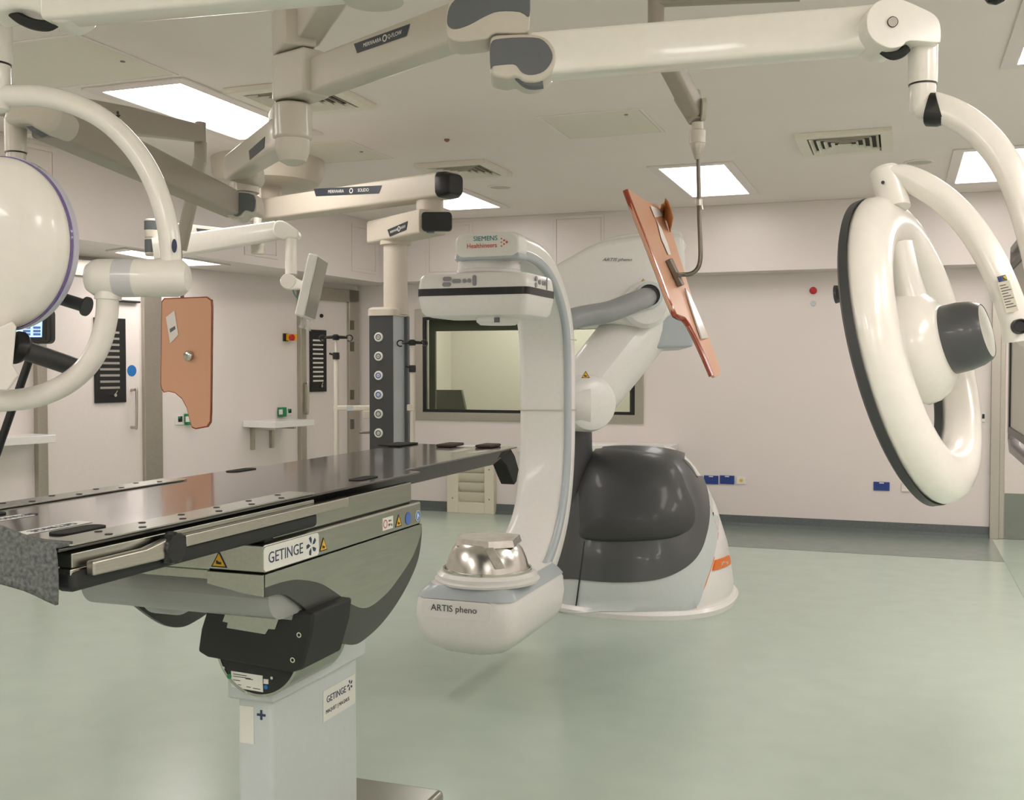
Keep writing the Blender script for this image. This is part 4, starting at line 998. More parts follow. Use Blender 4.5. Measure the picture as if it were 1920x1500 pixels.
obj('outer_yoke', MB().sweep(yk, .068, .05, .45, up=-FW), WHITE, rl)
obj('cable_wrap', MB().sweep(PX([(1742, 205, 2.57), (1756, 206, 2.56), (1764, 203, 2.555)]), .078, .064, .4, up=-FW), BLACK, rl, .002)
hz = at(2005, 612, 2.42)
obj('yoke_hinge', MB().lathe([(.001, 0), (.045, .004), (.055, .02), (.055, .2), (.045, .216), (.001, .22)], at(1915, 612, 2.40), RT, 36), WHITE, rl)
iy = smooth(PX([(1668, 330, 2.43), (1690, 331, 2.42), (1722, 343, 2.40), (1770, 374, 2.37), (1815, 420, 2.33), (1850, 473, 2.30), (1878, 530, 2.28), (1900, 590, 2.27), (1908, 640, 2.27)]), 5)
iyo = obj('inner_yoke', MB().sweep(iy, [.05] * len(iy), [.056] * len(iy), .35, up=FW.cross(RT) * 0 + RT), WHITE, rl)
obj('yoke_lens', MB().lathe([(.0, 0), (.011, .0), (.013, -.004), (.016, -.004), (.016, .01)], at(1913, 612, 2.235), FW, 24), BLACK, iyo)
# rating label on the yoke
ya, yb_ = at(1880, 528, 2.248), at(1897, 585, 2.238)
dl = (yb_ - ya).normalized(); sl = FW.cross(dl).normalized()
obj('rating_label', MB().prism([ya + sl * .012, yb_ + sl * .012, yb_ - sl * .014, ya - sl * .014], -FW * .001), mat('label_beige', (196, 190, 172), .5), iyo)
for k in range(9):
    q = ya.lerp(yb_, .1 + .09 * k); obj('printed_line', MB().prism([q + sl * .009, q + dl * .002 + sl * .009, q + dl * .002 - sl * (.004 + .004 * (k % 3)), q - sl * (.004 + .004 * (k % 3))], -FW * .0016), INKD, iyo)
obj('symbol_label', MB().prism([at(1869, 519, 2.25), at(1885, 515, 2.25), at(1889, 526, 2.25), at(1873, 530, 2.25)], -FW * .001), PAD, iyo)
obj('symbol_face', MB().prism([at(1871, 521, 2.247), at(1877, 519, 2.247), at(1879, 526, 2.247), at(1874, 528, 2.247)], -FW * .001), BLUE, iyo)
obj('symbol_face', MB().prism([at(1880, 519, 2.247), at(1885, 517, 2.247), at(1887, 524, 2.247)], -FW * .001), YELLOW, iyo)
# the head
RC = at(1699, 657, 2.43)
up_im = UP; rt_im = RT; vdir = ray(1699, 657).normalized()
mdir = (rt_im * -.252 + up_im * .968); mdir = (mdir - vdir * mdir.dot(vdir)).normalized()
pdir = mdir.cross(-vdir).normalized(); pdir = pdir if pdir.dot(RT) > 0 else -pdir
TH = math.radians(75.3)
nax = (-vdir * math.cos(TH) + pdir * math.sin(TH)).normalized(); sax = mdir.cross(nax).normalized()
rp = [(r_ * .98, h_ * .76) for r_, h_ in [(.240, .0), (.25, -.004), (.34, -.004), (.357, .004), (.363, .02), (.36, .045), (.346, .072), (.32, .09), (.29, .096), (.268, .09), (.248, .07), (.238, .045), (.236, .02)]]
ro = obj('ring_shell', MB().lathe(rp, RC, nax, 96, closed=True), WHITE, rl, sharp=60)
obj('lens_rim', MB().lathe([(r_ * .98, h_) for r_, h_ in [(.233, .004), (.233, -.014), (.245, -.02), (.35, -.02), (.364, -.012), (.3645, .006), (.35, .0), (.245, .0)]], RC, nax, 96, closed=True), GRAPH2, ro)
obj('central_body', MB().lathe([(.001, -.006), (.09, -.006), (.122, .004), (.132, .022), (.128, .046), (.114, .07), (.09, .09), (.075, .096), (.001, .096)], RC, nax, 64), WHITE, rl)
hd = obj('positioning_handle', MB().lathe([(.077, .088), (.078, .10), (.077, .128), (.072, .155), (.064, .172), (.060, .177), (.057, .174), (.001, .174)], RC, nax, 56), GRAPH, rl)
obj('handle_cap', MB().lathe([(.058, .172), (.058, .176), (.045, .179), (.001, .18)], RC, nax, 48), LABELW, hd)
sp = [RC + mdir * .09 + nax * .04, RC + mdir * .16 + nax * .038, RC + mdir * .24 + nax * .04]
obj('spoke', MB().sweep(sp, [.11, .095, .10], [.06, .055, .055], .45, up=nax), WHITE, rl)
k0_, k1_ = RC + mdir * .315 + nax * .055, at(1658, 318, 2.44)
kd = (k1_ - k0_).normalized()
obj('yoke_knuckle', MB().lathe([(.034, 0), (.034, .09), (.0345, .092), (.0345, (k1_ - k0_).length - .008), (.03, (k1_ - k0_).length), (.001, (k1_ - k0_).length + .004)], k0_, kd, 32), WHITE, rl)
q = k0_ + kd * ((k1_ - k0_).length * .62)
obj('set_screw', MB().cyl(q - vdir * .0325 - RT * .012, q - vdir * .035 - RT * .012, .004, 10), BLACK, rl)
g0 = at(1600, 548, 2.40); g1 = at(1566, 552, 2.42)
gd = (g1 - g0).normalized()
obj('rim_handle', MB().lathe([(.013, 0), (.013, (g1 - g0).length * .8), (.02, (g1 - g0).length * .84), (.021, (g1 - g0).length), (.001, (g1 - g0).length + .001)], g0, gd, 24), GRAPH2, rl)

# ---- left lamp ---------------------------------------------------------------
LD = 2.8
ll = thing('surgical_disc_lamp', 'white disc shaped surgical lamp in a curved yoke at left edge', 'surgical lamp', at(0, 465, LD))
U0 = at(575, 52, 3.36); U1 = at(700, -150, 2.5)
hub(ll, 25, 106, U0 + (U1 - U0))
obj('extension_arm', MB().sweep([cxy + Z * U0.z, U0, U1], .085, .108, .12, up=Z), CREAM, ll, .006)
obj('elbow_shell', MB().lathe([(.001, .09), (.07, .085), (.075, .07), (.075, -.18), (.07, -.19), (.001, -.195)], U1, Z, 36), CREAM, ll)
V0 = U1 - Z * .12; V1 = at(95, 2, 2.66)
obj('spring_arm', MB().sweep([V0, V1], .09, .115, .14, up=Z), WHITE, ll, .005)
up_outline(smooth2([(150, 0), (140, 25), (115, 38), (85, 34), (60, 18), (20, 12), (-40, 20), (-45, -40), (50, -60), (130, -50)], 3), 2.62, .13, 'end_joint', WHITE, ll, .02)
obj('brake_band', MB().tube(smooth(PX([(24, 24, 2.67), (40, 36, 2.67), (65, 46, 2.67), (90, 48, 2.67), (105, 40, 2.67)]), 4), .014, 8), BLACKM, ll)
b0 = at(-8, 15, LD)
obj('drop_tube', MB().cyl(b0, at(-8, 120, LD), .040, 32), WHITE, ll)
obj('drop_ring', MB().cyl(at(-8, 120, LD), at(-8, 123, LD), .038, 32), BLACK, ll)
obj('swivel_end', MB().lathe([(.0365, 0), (.0365, .09), (.032, .115), (.015, .123), (.001, .124)], at(-8, 123, LD), -Z, 32), WHITE, ll)
yk1 = smooth(PX([(-8, 180, LD), (30, 179, LD), (80, 181, LD), (140, 196, LD), (200, 228, LD), (252, 280, LD), (288, 340, LD), (310, 405, LD), (319, 460, LD), (321, 500, LD)]), 5)
obj('outer_yoke', MB().tube(yk1, .0275, 20), WHITE, ll)
hg = obj('yoke_hinge', MB().lathe([(.001, 0), (.035, .003), (.047, .02), (.05, .035), (.05, .235), (.046, .252), (.034, .265), (.001, .268)], at(163, 521, LD), RT, 40), WHITE, ll)
obj('hinge_band', MB().lathe([(.0505, .078), (.0505, .13)], at(163, 521, LD), RT, 40), mat('band_grey', (206, 206, 208), .3, coat=.4), hg)
yk2 = smooth(PX([(203, 520, LD), (202, 560, LD), (199, 600, LD), (186, 648, LD), (160, 690, LD), (120, 722, LD), (70, 743, LD), (15, 751, LD), (-50, 752, LD), (-110, 735, LD + .05)]), 5)
obj('inner_yoke', MB().tube(yk2, .0285, 20), WHITE, ll)
obj('yoke_ferrule', MB().cyl(at(203, 548, LD - .0), at(202.5, 562, LD), .034, 24), WHITE, ll)
obj('yoke_sticker', MB().prism([at(327 + p[0], 461 + p[1], LD - .032 ) for p in [(5 * math.cos(a * PI / 10), 13 * math.sin(a * PI / 10)) for a in range(20)]], -FW * .001), NAVY, ll, label='small round navy sticker')
vd = ray(-5, 465).normalized(); th = math.radians(36)
ndir = (-vd * math.cos(th) - RT * math.sin(th) + UP * .06).normalized()
HC = at(-2, 457, LD - .03)
hd_ = obj('lamp_head', MB().lathe([(.220, -.012), (.223, .0), (.220, .012), (.20, .028), (.156, .046), (.1, .058), (.04, .063), (.001, .064)], HC, ndir, 96), WHITE, ll, sharp=60)
obj('glow_gasket', MB().lathe([(.2225, -.004), (.2255, -.004), (.2255, -.012), (.2225, -.012)], HC, ndir, 96, closed=True), VIOLET, hd_)
obj('light_rim', MB().lathe([(.220, -.012), (.227, -.014), (.225, -.034), (.209, -.05), (.001, -.05)], HC, ndir, 96), CLEARED, hd_)
sd_ = [(0, 612), (24, 602), (31, 612), (24, 685), (36, 705), (15, 733), (-30, 732), (-60, 640)]
up_outline(sd_, LD - .14, .13, 'control_block', WHITE, ll, .006, nrm=ray(20, 670).normalized())
ha, hb_ = at(42, 655, LD - .04), at(150, 692, LD + .10)
hl = obj('positioning_handle', MB().cyl(ha, hb_, .0255, 24), GRAPH2, ll, .006)
obj('handle_flange', MB().lathe([(.034, -.02), (.042, -.01), (.044, .002), (.038, .012), (.026, .016)], at(34, 652, LD - .04), (hb_ - ha).normalized(), 36), BLACK, hl)
hc_, hd2 = at(92, 553, LD + .08), at(160, 574, LD + .06)
h2 = obj('positioning_handle', MB().cyl(hc_, hd2, .0175, 24), GRAPH2, ll)
obj('handle_flange', MB().lathe([(.0265, 0), (.0265, .006), (.001, .007)], hd2, (hd2 - hc_).normalized(), 24), GRAPH2, h2)

# ---- third arm of the lamp column ---------------------------------------------
ta = thing('suspension_arm', 'pale spring arm crossing the upper left behind the disc lamp', 'suspension arm', cxy + Z * zat(250))
W0 = at(530, 255, 3.42); W1 = at(440, 316, 4.35)
hub(ta, 196, 262, W1)
wx = obj('extension_arm', MB().sweep([cxy + Z * W0.z, W0, W1], .085, .10, .12, up=Z), CREAM, ta, .006)
dw = (W1 - W0).normalized(); sw_ = dw.cross(Z).normalized(); sw_ = sw_ if sw_.dot(FW) < 0 else -sw_
trap_label(onplane(467, 292, W0 + sw_ * .0435, sw_), onplane(497, 266, W0 + sw_ * .0435, sw_), Z, .034, LABELD, wx, None, 0)
jo = up_outline([(428, 300), (436, 293), (460, 290), (482, 296), (486, 330), (480, 345), (440, 340), (430, 330)], 4.3, .12, 'elbow_shell', CREAM, ta, .02)
up_outline(smooth2([(430, 303), (440, 295), (450, 293), (451, 318), (445, 328), (430, 333)], 3), 4.296, .008, 'elbow_pad', PAD, jo, .003)
obj('elbow_core', MB().cyl(at(458, 338, 4.38), at(458, 362, 4.38), .06, 32), CREAM, ta)
kn2 = up_outline(smooth2([(418, 385), (424, 366), (440, 358), (470, 360), (480, 366), (482, 398), (462, 398), (452, 408), (436, 410), (424, 402)], 3), 4.3, .12, 'knuckle_shell', CREAM, ta, .015)
up_outline(smooth2([(427, 384), (430, 368), (440, 361), (476, 366), (476, 396), (460, 394), (448, 405), (436, 402)], 3), 4.296, .008, 'knuckle_pad', PAD, kn2, .003)
X0 = at(440, 385, 4.36); X1 = at(85, 220, 3.08)
obj('spring_arm', MB().sweep([X0, X1], [.085, .09], [.10, .12], .14, up=Z), GREYARM, ta, .005)
ej = up_outline(smooth2([(5, 218), (18, 195), (60, 188), (95, 190), (112, 205), (113, 222), (105, 238), (88, 246), (66, 240), (48, 230), (15, 230)], 3), 3.0, .14, 'end_joint', CREAM, ta, .018)
obj('brake_band', MB().bx(0, .001, 0, .001, 0, .001) if 0 else MB().prism([at(49, 237, 3.02), at(61, 236, 3.02), at(76, 244, 3.02), at(60, 248, 3.02)], FW * .06), PAD, ej)
obj('drop_tube', MB().cyl(at(29, 225, 3.07), at(30, 286, 3.07), .0305, 28).cyl(at(30, 288, 3.07), at(30, 345, 3.07), .027, 28), CREAM, ta)
obj('drop_ring', MB().cyl(at(30, 286, 3.07), at(30, 288.5, 3.07), .0285, 28), BLACK, ta)

# ================================================================== SERVICE PENDANT
PD = 7.0
sp_ = thing('service_pendant', 'ceiling pendant with white tube and dark gas outlet tower', 'service pendant', V((-4.37, 6.76, CZ)))
can = V((at(503, 330, 7.7).x, at(503, 330, 7.7).y, 0))
zc0 = at(503, 352, 7.7).z
obj('ceiling_canopy', MB().lathe([(.001, zc0), (.28, zc0), (.36, zc0 + .03), (.395, zc0 + .09), (.40, CZ)], can, Z, 64), CREAM2, sp_)
obj('spindle', MB().lathe([(.095, zc0 - .12), (.095, zc0 + .01)], can, Z, 40), CREAM2, sp_)
M0 = at(500, 375, 7.6); M1 = at(835, 360, 6.55)
M0.z = M1.z = at(700, 368, 6.95).z
ma = obj('main_arm', MB().sweep([M0 - (M1 - M0).normalized() * .1, M1], .17, .15, .12, up=Z), CREAM2, sp_, .008)
md_ = (M1 - M0).normalized()
obj('arm_end_cover', MB().sweep([M1 - md_ * .01, M1 + md_ * .05, M1 + md_ * .09], [.18, .175, .13], [.158, .15, .12], .25, up=Z), BLACK, ma, .01)
sn = md_.cross(Z).normalized(); sn = sn if sn.dot(FW) < 0 else -sn
pa = M0 + sn * .0865
l0, l1 = onplane(588, 361, pa, sn), onplane(716, 355, pa, sn)
trap_label(l0, l1, Z, .05, LABELD, ma, ('MERIVAARA', 'SOLIDO'), .03)
js = V((at(806, 388, 6.66).x, at(806, 388, 6.66).y, 0))
obj('arm_joint', MB().lathe([(.085, M1.z - .16), (.085, M1.z - .06)], js, Z, 36), CREAM2, sp_)
N0 = at(812, 416, 6.58); N1 = at(728, 440, 7.05)
N0.z = N1.z = at(770, 425, 6.8).z
na = obj('lower_arm', MB().sweep([N0, N1 + (N1 - N0).normalized() * .12], .20, .15, .12, up=Z), CREAM2, sp_, .01)
nd = (N0 - N1).normalized()
up_outline(rr_ := [(790 + 28.5 + p[0], 414.5 + p[1]) for p in rrect(57, 35, 7)], 6.42, .05, 'end_pad', BLACKM, na, .006)
sn2 = nd.cross(Z).normalized(); sn2 = sn2 if sn2.dot(RT) < 0 else -sn2
pb_ = N1 + sn2 * .102
q0_, q1_ = onplane(727, 438, pb_, sn2), onplane(765, 422, pb_, sn2)
trap_label(q1_, q0_, Z, .05, LABELD, na, None, 0) if (q0_ - q1_).cross(Z).dot(FW) > 0 and 0 else trap_label(q0_, q1_, Z, .05, LABELD, na, ('MERIVAARA', 'SOLIDO'), .022)
obj('blue_marker', MB().cyl(at(807, 434, 6.5), at(807, 436, 6.5), .025, 20), BLUE, na)
tx = V((at(742, 600, PD).x, at(742, 600, PD).y, 0))
def pz(py): return at(742, py, PD).z
obj('drop_tube', MB().lathe([(.079, pz(590)), (.079, pz(462)), (.10, pz(460)), (.10, pz(452))], tx, Z, 40), CREAM2, sp_)
# tower: rotated box with dark front and pale right side
tf = (-FW - RT * .26); tf.z = 0; tf.normalize(); ts = V((-tf.y, tf.x, 0)); ts = ts if ts.dot(RT) > 0 else -ts
tc = at(730, 700, PD); tc.z = 0
W_, D_ = .185, .27
f0 = onplane(693, 700, V((tx.x, tx.y, 0)) + tf * .135, tf); f1 = onplane(738, 700, V((tx.x, tx.y, 0)) + tf * .135, tf)
mid = (f0 + f1) / 2; mid.z = 0; wF = (f1 - f0).length
zb, zt_ = .95, pz(592)
tw = obj('tower_housing', MB().box(mid - tf * (D_ / 2) + Z * ((zb + zt_) / 2), (wF, D_, zt_ - zb), (ts, tf, Z)), SILVER, sp_, .006)
obj('tower_front', MB().box(mid + tf * .004 + Z * ((zb + zt_) / 2), (wF - .004, .008, zt_ - zb), (ts, tf, Z)), GRAPH2, tw)
obj('tower_corner', MB().box(mid - tf * (D_ - .05) + ts * (wF / 2 + .012) + Z * ((zb + zt_) / 2), (.024, .04, zt_ - zb), (ts, tf, Z)), PAD, tw, .004)
obj('tower_cap', MB().loft([[mid - tf * (D_ / 2) + ts * p[0] + tf * p[1] + Z * z_ for p in rrect(wF + .03 - e_, D_ + .03 - e_, .04, 6)] for z_, e_ in ((zt_ - .005, 0), (zt_ + .035, 0), (zt_ + .045, .015), (zt_ + .05, .04))]), CREAM2, sp_)
for k, py in enumerate((632, 668, 704, 740, 776, 812)):
    c = onplane(710, py, mid + tf * .008, tf)
    g = obj('gas_outlet', MB().lathe([(.030, 0), (.030, .004), (.026, .007), (.001, .007)], c, tf, 28), LABELW, tw)
    obj('outlet_ring', MB().lathe([(.012, .007), (.019, .007), (.019, .0085), (.012, .0085)], c, tf, 24, closed=True), BLUED if k in (2, 3) else PAD, g)
    obj('outlet_core', MB().cyl(c + tf * .007, c + tf * .011, .006, 12), CHROME, g)
# rail holding the poles
r0, r1 = at(626, 765, 7.05), at(695, 765, 6.98)
ra = obj('side_rail', MB().sweep([r0, r1], .025, .035, .3, up=Z), CREAM2, sp_, .003)
obj('rail_bracket', MB().box(at(688, 777, 6.98), (.05, .05, .05), (RT, V((FW.x, FW.y, 0)).normalized(), Z)), CREAM2, sp_, .004)
obj('rail_label', MB().prism([at(650, 761, 7.0), at(663, 761, 7.0), at(663, 770, 7.0), at(650, 770, 7.0)], -FW * .001), SILVER, ra)
obj('side_pin', MB().cyl(at(674, 811, 7.0), at(694, 811, 7.0), .008, 12), DKMET, sp_)
def iv_pole(px, ytop, yclamp, ybot, d, label, hook=27):
    p = at(px, ytop, d)
    t = thing('iv_pole', label, 'iv pole', at(px, ybot, d), 'iv poles on the pendant tower')
    zc_ = at(px, yclamp, d).z; zb_ = at(px, ybot, d).z
    b = V((p.x, p.y, 0))
    obj('pole', MB().lathe([(.016, zb_), (.016, zc_), (.0095, zc_ + .01), (.0095, p.z + .02)], b, Z, 16), CREAM, t)
    obj('height_clamp', MB().lathe([(.022, zc_ - .02), (.024, zc_), (.022, zc_ + .025)], b, Z, 16).cyl(b + Z * (zc_ + .01) - RT * .015, b + Z * (zc_ + .018) - RT * .045, .007, 8), BLACK, t)
    obj('hook_hub', MB().lathe([(.02, p.z - .02), (.026, p.z - .006), (.026, p.z + .008), (.015, p.z + .018)], b, Z, 20), BLACK, t)
    for s in (-1, 1):
        w = hook * d / F
        L = [b + Z * p.z, b + Z * (p.z - .002) + RT * (s * w * .6), b + Z * (p.z - .006) + RT * (s * w * .8)]
        lp = [b + Z * (p.z - .006 + .02 * math.sin(a)) + RT * (s * (w * .92 - .022 * math.cos(a)) ) for a in [k * PI / 5 + .2 for k in range(9)]]
        obj('bag_hook', MB().tube(L, [.012, .010, .006], 10).tube(lp, .0045, 8), BLACK, t)
    return t
iv_pole(630, 632, 668, 870, 7.03, 'iv pole in front of the far door left of the pendant tower')
iv_pole(773, 642, 692, 870, 6.9, 'iv pole in front of the window right of the pendant tower', 24)
obj('pole_holder', MB().box(at(771, 764, 6.93), (.05, .07, .04), (RT, V((FW.x, FW.y, 0)).normalized(), Z)), CREAM2, sp_, .004)

# ================================================================== MONITOR ON ITS ARM
mo = thing('monitor_arm', 'cream ceiling column and jointed arm carrying the small side monitor', 'monitor arm', at(483, 300, 6.2))
q = at(483, 400, 7.35); mb_ = V((q.x, q.y, 0)); zq = lambda py: at(483, py, 7.35).z
obj('column_tube', MB().lathe([(.046, zq(476)), (.048, zq(460)), (.028, zq(452)), (.028, zc0 - .002)], mb_, Z, 32), CREAM, mo)
G0 = at(480, 447, 7.3); G1 = at(288, 428, 6.22)
ga = obj('extension_arm', MB().sweep([G0, G1], .075, .085, .14, up=Z), CREAM, mo, .005)
gd_ = (G1 - G0).normalized(); gs = gd_.cross(Z).normalized(); gs = gs if gs.dot(FW) < 0 else -gs
gp_ = G0 + gs * .0385
trap_label(onplane(368, 432, gp_, gs), onplane(418, 437, gp_, gs), Z, .026, LABELD, ga, None, 0)
jb = V((at(285, 430, 6.2).x, at(285, 430, 6.2).y, 0)); jz = lambda py: at(285, py, 6.2).z
obj('elbow_top', MB().lathe([(.001, jz(410)), (.035, jz(411)), (.043, jz(415)), (.043, jz(445)), (.035, jz(447))], jb, Z, 32), CREAM, mo)
obj('elbow_band', MB().lathe([(.0435, jz(415)), (.0435, jz(432))], jb, Z, 32), PAD, mo)
obj('knuckle_band', MB().lathe([(.042, jz(450)), (.042, jz(474))], jb, Z, 32), PAD, mo)
obj('knuckle_shell', MB().lathe([(.036, jz(446)), (.043, jz(449)), (.041, jz(450)), (.041, jz(474)), (.043, jz(476)), (.036, jz(480)), (.001, jz(481))], jb, Z, 32), CREAM, mo)
R0_ = at(292, 468, 6.18); R1_ = at(522, 432, 6.05)
obj('spring_arm', MB().sweep([R0_, R1_], [.08, .075], [.13, .10], .14, up=Z), WHITE, mo, .005)
up_outline(smooth2([(512, 424), (516, 415), (526, 413), (536, 416), (552, 427), (559, 434), (558, 446), (540, 446), (530, 448), (517, 444), (511, 434)], 3), 6.0, .08, 'end_joint', WHITE, mo, .012)
obj('drop_tube', MB().cyl(at(546, 444, 6.04), at(546, 514, 6.04), .033, 28), WHITE, mo)
obj('tilt_joint', MB().lathe([(.001, 0), (.04, .003), (.044, .012), (.044, .06), (.04, .07), (.001, .072)], at(539, 527, 5.99), FW, 32), WHITE, mo)
obj('monitor_bracket', MB().prism([at(530, 540, 6.0), at(548, 518, 6.0), at(572, 529, 6.0), at(572, 541, 6.0), at(545, 543, 6.0)], FW * .05), WHITE, mo, .004)
obj('cable_loop', MB().tube(smooth(PX([(549, 541, 6.03), (552, 552, 6.03), (560, 561, 6.03), (569, 565, 6.04)]), 4), .004, 8), mat('teal_cable', (90, 150, 150), .5), mo)
mn = thing('side_monitor', 'small white monitor seen edge on wrapped in clear film', 'monitor', at(588, 540, 6.0))
m0, m1, m2, m3 = at(593, 480, 5.0), at(564, 588, 5.0), at(591, 598, 5.0), at(608, 486, 5.0)
mu = (at(600, 480, 6.0) - at(574, 594, 6.0)).normalized()
mc = at(588, 540, 6.0); mn_ = (RT * .965 - FW * .02 + UP * -.25); mn_ = (mn_ - mu * mn_.dot(mu)).normalized()
mw = mu.cross(mn_).normalized()
mn_ = (mn_ * .97 - FW * .02); mn_ = (mn_ - mu * mn_.dot(mu)).normalized(); mw = mu.cross(mn_).normalized()
ho = obj('monitor_housing', MB().box(mc - mn_ * .012, (.27, .056, .35), (mw, mn_, mu)), SHELL, mn, .012, seg=3)
obj('screen_face', MB().box(mc + mn_ * .0165, (.255, .004, .33), (mw, mn_, mu)), mat('screen_grey', (150, 146, 140), .25), ho)
fl_ = MB(); rows = []
for j in range(6):
    row = []
    for i in range(11):
        row.append(mc + mw * (-.13 + .26 * i / 10) + mn_ * (.005 + .008 * math.sin(i * 2.1 + j)) + mu * (-.178 - .012 * j))
    rows.append(row)
fl_.add([p for r in rows for p in r], [(j * 11 + i, j * 11 + i + 1, (j + 1) * 11 + i + 1, (j + 1) * 11 + i) for j in range(5) for i in range(10)])
tag(obj('film_sleeve', fl_, FILM), 'clear plastic film hanging below the small side monitor', 'plastic film')

# ================================================================== SHIELDS
SHP = [(-.215, .36), (-.19, .385), (.19, .385), (.215, .36), (.215, -.33), (.195, -.36), (.10, -.385), (.07, -.375), (.035, -.30), (-.02, -.215), (-.08, -.18), (-.19, -.172), (-.212, -.145)]
def shield(outline_px, d, nrm, th, mface, name, label, par_cat, d0):
    P0 = at(*d0, d)
    return P0
# left one: faces the viewer, slightly turned
g = thing('hanging_radiation_shield', 'brown acrylic radiation shield with white paper and notch at the left', 'radiation shield', at(350, 670, 5.5))
SN = (FW * .93 + RT * .36); SN.z = 0; SN.normalize()
SO = at(355, 668, 5.5)
so_px = [(303, 565), (308, 559), (360, 557), (388, 556), (396, 562), (397, 575), (395, 770), (394, 792), (388, 801), (367, 805), (360, 802), (356, 790), (350, 765), (341, 748), (328, 737), (315, 734), (307, 736), (303, 730), (301, 720)]
so_s = []
pts = [onplane(p[0], p[1], SO, SN) for p in so_px]
ps_ = MB().prism(pts, SN * .014)
obj('shield_panel', ps_, ACRYL, g, .003)
obj('panel_edge', MB().ringprism([p - SN * .0005 for p in pts], [p + (SO - p) * .018 - SN * .0005 for p in pts], SN * .015), ACRYLE, g)
pp = obj('paper_note', MB().prism([onplane(p[0], p[1], SO - SN * .003, SN) for p in ((311, 595), (327, 582), (334, 628), (319, 644))], SN * .001), PAPER, g)
text('ZONE', onplane(323, 619, SO - SN * .0035, SN), (onplane(327, 610, SO, SN) - onplane(319, 622, SO, SN)).normalized() * 0 + V((SN.y, -SN.x, 0)) * .87 + Z * .5, (V((SN.y, -SN.x, 0)) * -.5 + Z * .87), .03, INKD, pp) if 0 else None
obj('printed_line', MB().prism([onplane(p[0], p[1], SO - SN * .0035, SN) for p in ((318, 617), (328, 611), (329, 617), (319, 624))], SN * .0006), PAD, pp)
obj('centre_knob', MB().lathe([(.026, .0), (.026, .02), (.018, .026), (.001, .027)], onplane(356, 667, SO - SN * .001, SN), -SN, 24), CHROME, g)
sr = thing('ceiling_boom', 'grey jointed ceiling arm hanging behind the disc lamp yoke', 'suspension arm', at(110, 200, 4.6))
H0 = at(-70, 174, 3.95); H1 = at(372, 250, 5.45)
ha_ = obj('boom_arm', MB().sweep([H0, H0.lerp(H1, .6), H1], [.10, .10, .07], [.115, .12, .085], .15, up=Z), GREYARM, sr, .006)
obj('boom_post', MB().lathe([(.06, 0), (.06, CZ - H0.z), (.11, CZ - H0.z)], H0 - Z * .05, Z, 32), GREYARM, sr)
obj('boom_end', MB().cyl(at(376, 230, 5.47), at(376, 272, 5.47), .028, 24), GREYARM, sr)
obj('drop_post', MB().sweep([at(376, 265, 5.47), at(376, 305, 5.47)], .056, .056, .2, up=FW), GREYARM, sr, .003)
obj('lower_link', MB().sweep([at(376, 298, 5.47), at(338, 468, 5.47)], .058, .062, .25, up=FW), GREYARM, sr, .003)
obj('end_rod', MB().tube(smooth([at(338, 466, 5.47), at(339, 500, 5.5), at(342, 560, 5.56), at(350, 640, 5.56), onplane(356, 667, SO + SN * .03, SN), onplane(356, 667, SO + SN * .002, SN)], 5), .010, 12), DKMET, sr)
hs_ = H0.lerp(H1, .0); hd3 = (H1 - H0).normalized(); hn = hd3.cross(Z).normalized(); hn = hn if hn.dot(FW) < 0 else -hn
warn_tri(onplane(212, 220, H0 + hn * .052, hn), hd3, Z, .05, ha_)
fg = onplane(221, 220, H0 + hn * .052, hn)
obj('figure_symbol', MB().prism([fg + hd3 * p[0] + Z * p[1] for p in ((-.006, -.028), (.006, -.028), (.006, .0), (.016, .008), (.016, .014), (-.016, .008), (-.016, .002), (-.006, .0))], hn * .001).cyl(fg + Z * .02, fg + Z * .02 + hn * .001, .008, 12), BLACK, ha_)
# right one: seen nearly edge on
g2 = thing('hanging_radiation_shield', 'tilted orange acrylic radiation shield hanging on a bent rod', 'radiation shield', at(1265, 520, 4.0))
d1_, d2_ = 4.12, 3.78
L_top, L_bot = at(1177, 355, 3.96), at(1338, 703, 3.94)
Ru = at(1246, 386, 4.30)
vn = (L_bot - L_top).cross(Ru - L_top).normalized(); vn = vn if vn.dot(FW) > 0 else -vn
spx = [(1174, 356), (1178, 353), (1190, 362), (1206, 373), (1225, 381), (1240, 385), (1262, 440), (1282, 505), (1300, 565), (1325, 620), (1347, 680), (1352, 695), (1349, 703), (1341, 707), (1336, 703), (1322, 672), (1305, 635), (1292, 610), (1283, 598), (1273, 595), (1266, 590), (1253, 564), (1237, 520), (1212, 455), (1190, 400)]
p2 = [onplane(p[0], p[1], L_top, vn) for p in spx]
obj('shield_panel', MB().prism(p2, -vn * -.012), ACRYL, g2, .002)
le = [(1176, 356), (1192, 398), (1214, 452), (1239, 517), (1255, 561), (1268, 590), (1276, 594), (1285, 597), (1294, 609), (1307, 634), (1324, 671), (1338, 704)]
obj('panel_edge', MB().tube([onplane(p[0] - 1, p[1], L_top, vn) + vn * .006 for p in le], .0105, 8), ACRYLE, g2)
pa_ = [onplane(p[0], p[1], L_top - vn * .003, vn) for p in ((1219, 386), (1240, 394), (1243, 399), (1230, 407))]
ofs = -vn * .003
def on2(lst, th=.001): return MB().prism([onplane(p[0], p[1], L_top + ofs, vn) for p in lst], -vn * th)
obj('taped_note', on2([(1219, 386), (1240, 393), (1246, 404), (1232, 407), (1228, 408)]), PAPER, g2)
obj('taped_note', on2([(1231, 412), (1240, 428), (1251, 455), (1258, 478), (1253, 478), (1240, 448)]), PAPER, g2)
obj('film_pocket', on2([(1283, 541), (1290, 552), (1299, 570), (1312, 600), (1325, 635), (1314, 636), (1305, 610), (1292, 570)], .006), CLEARTAPE, g2)
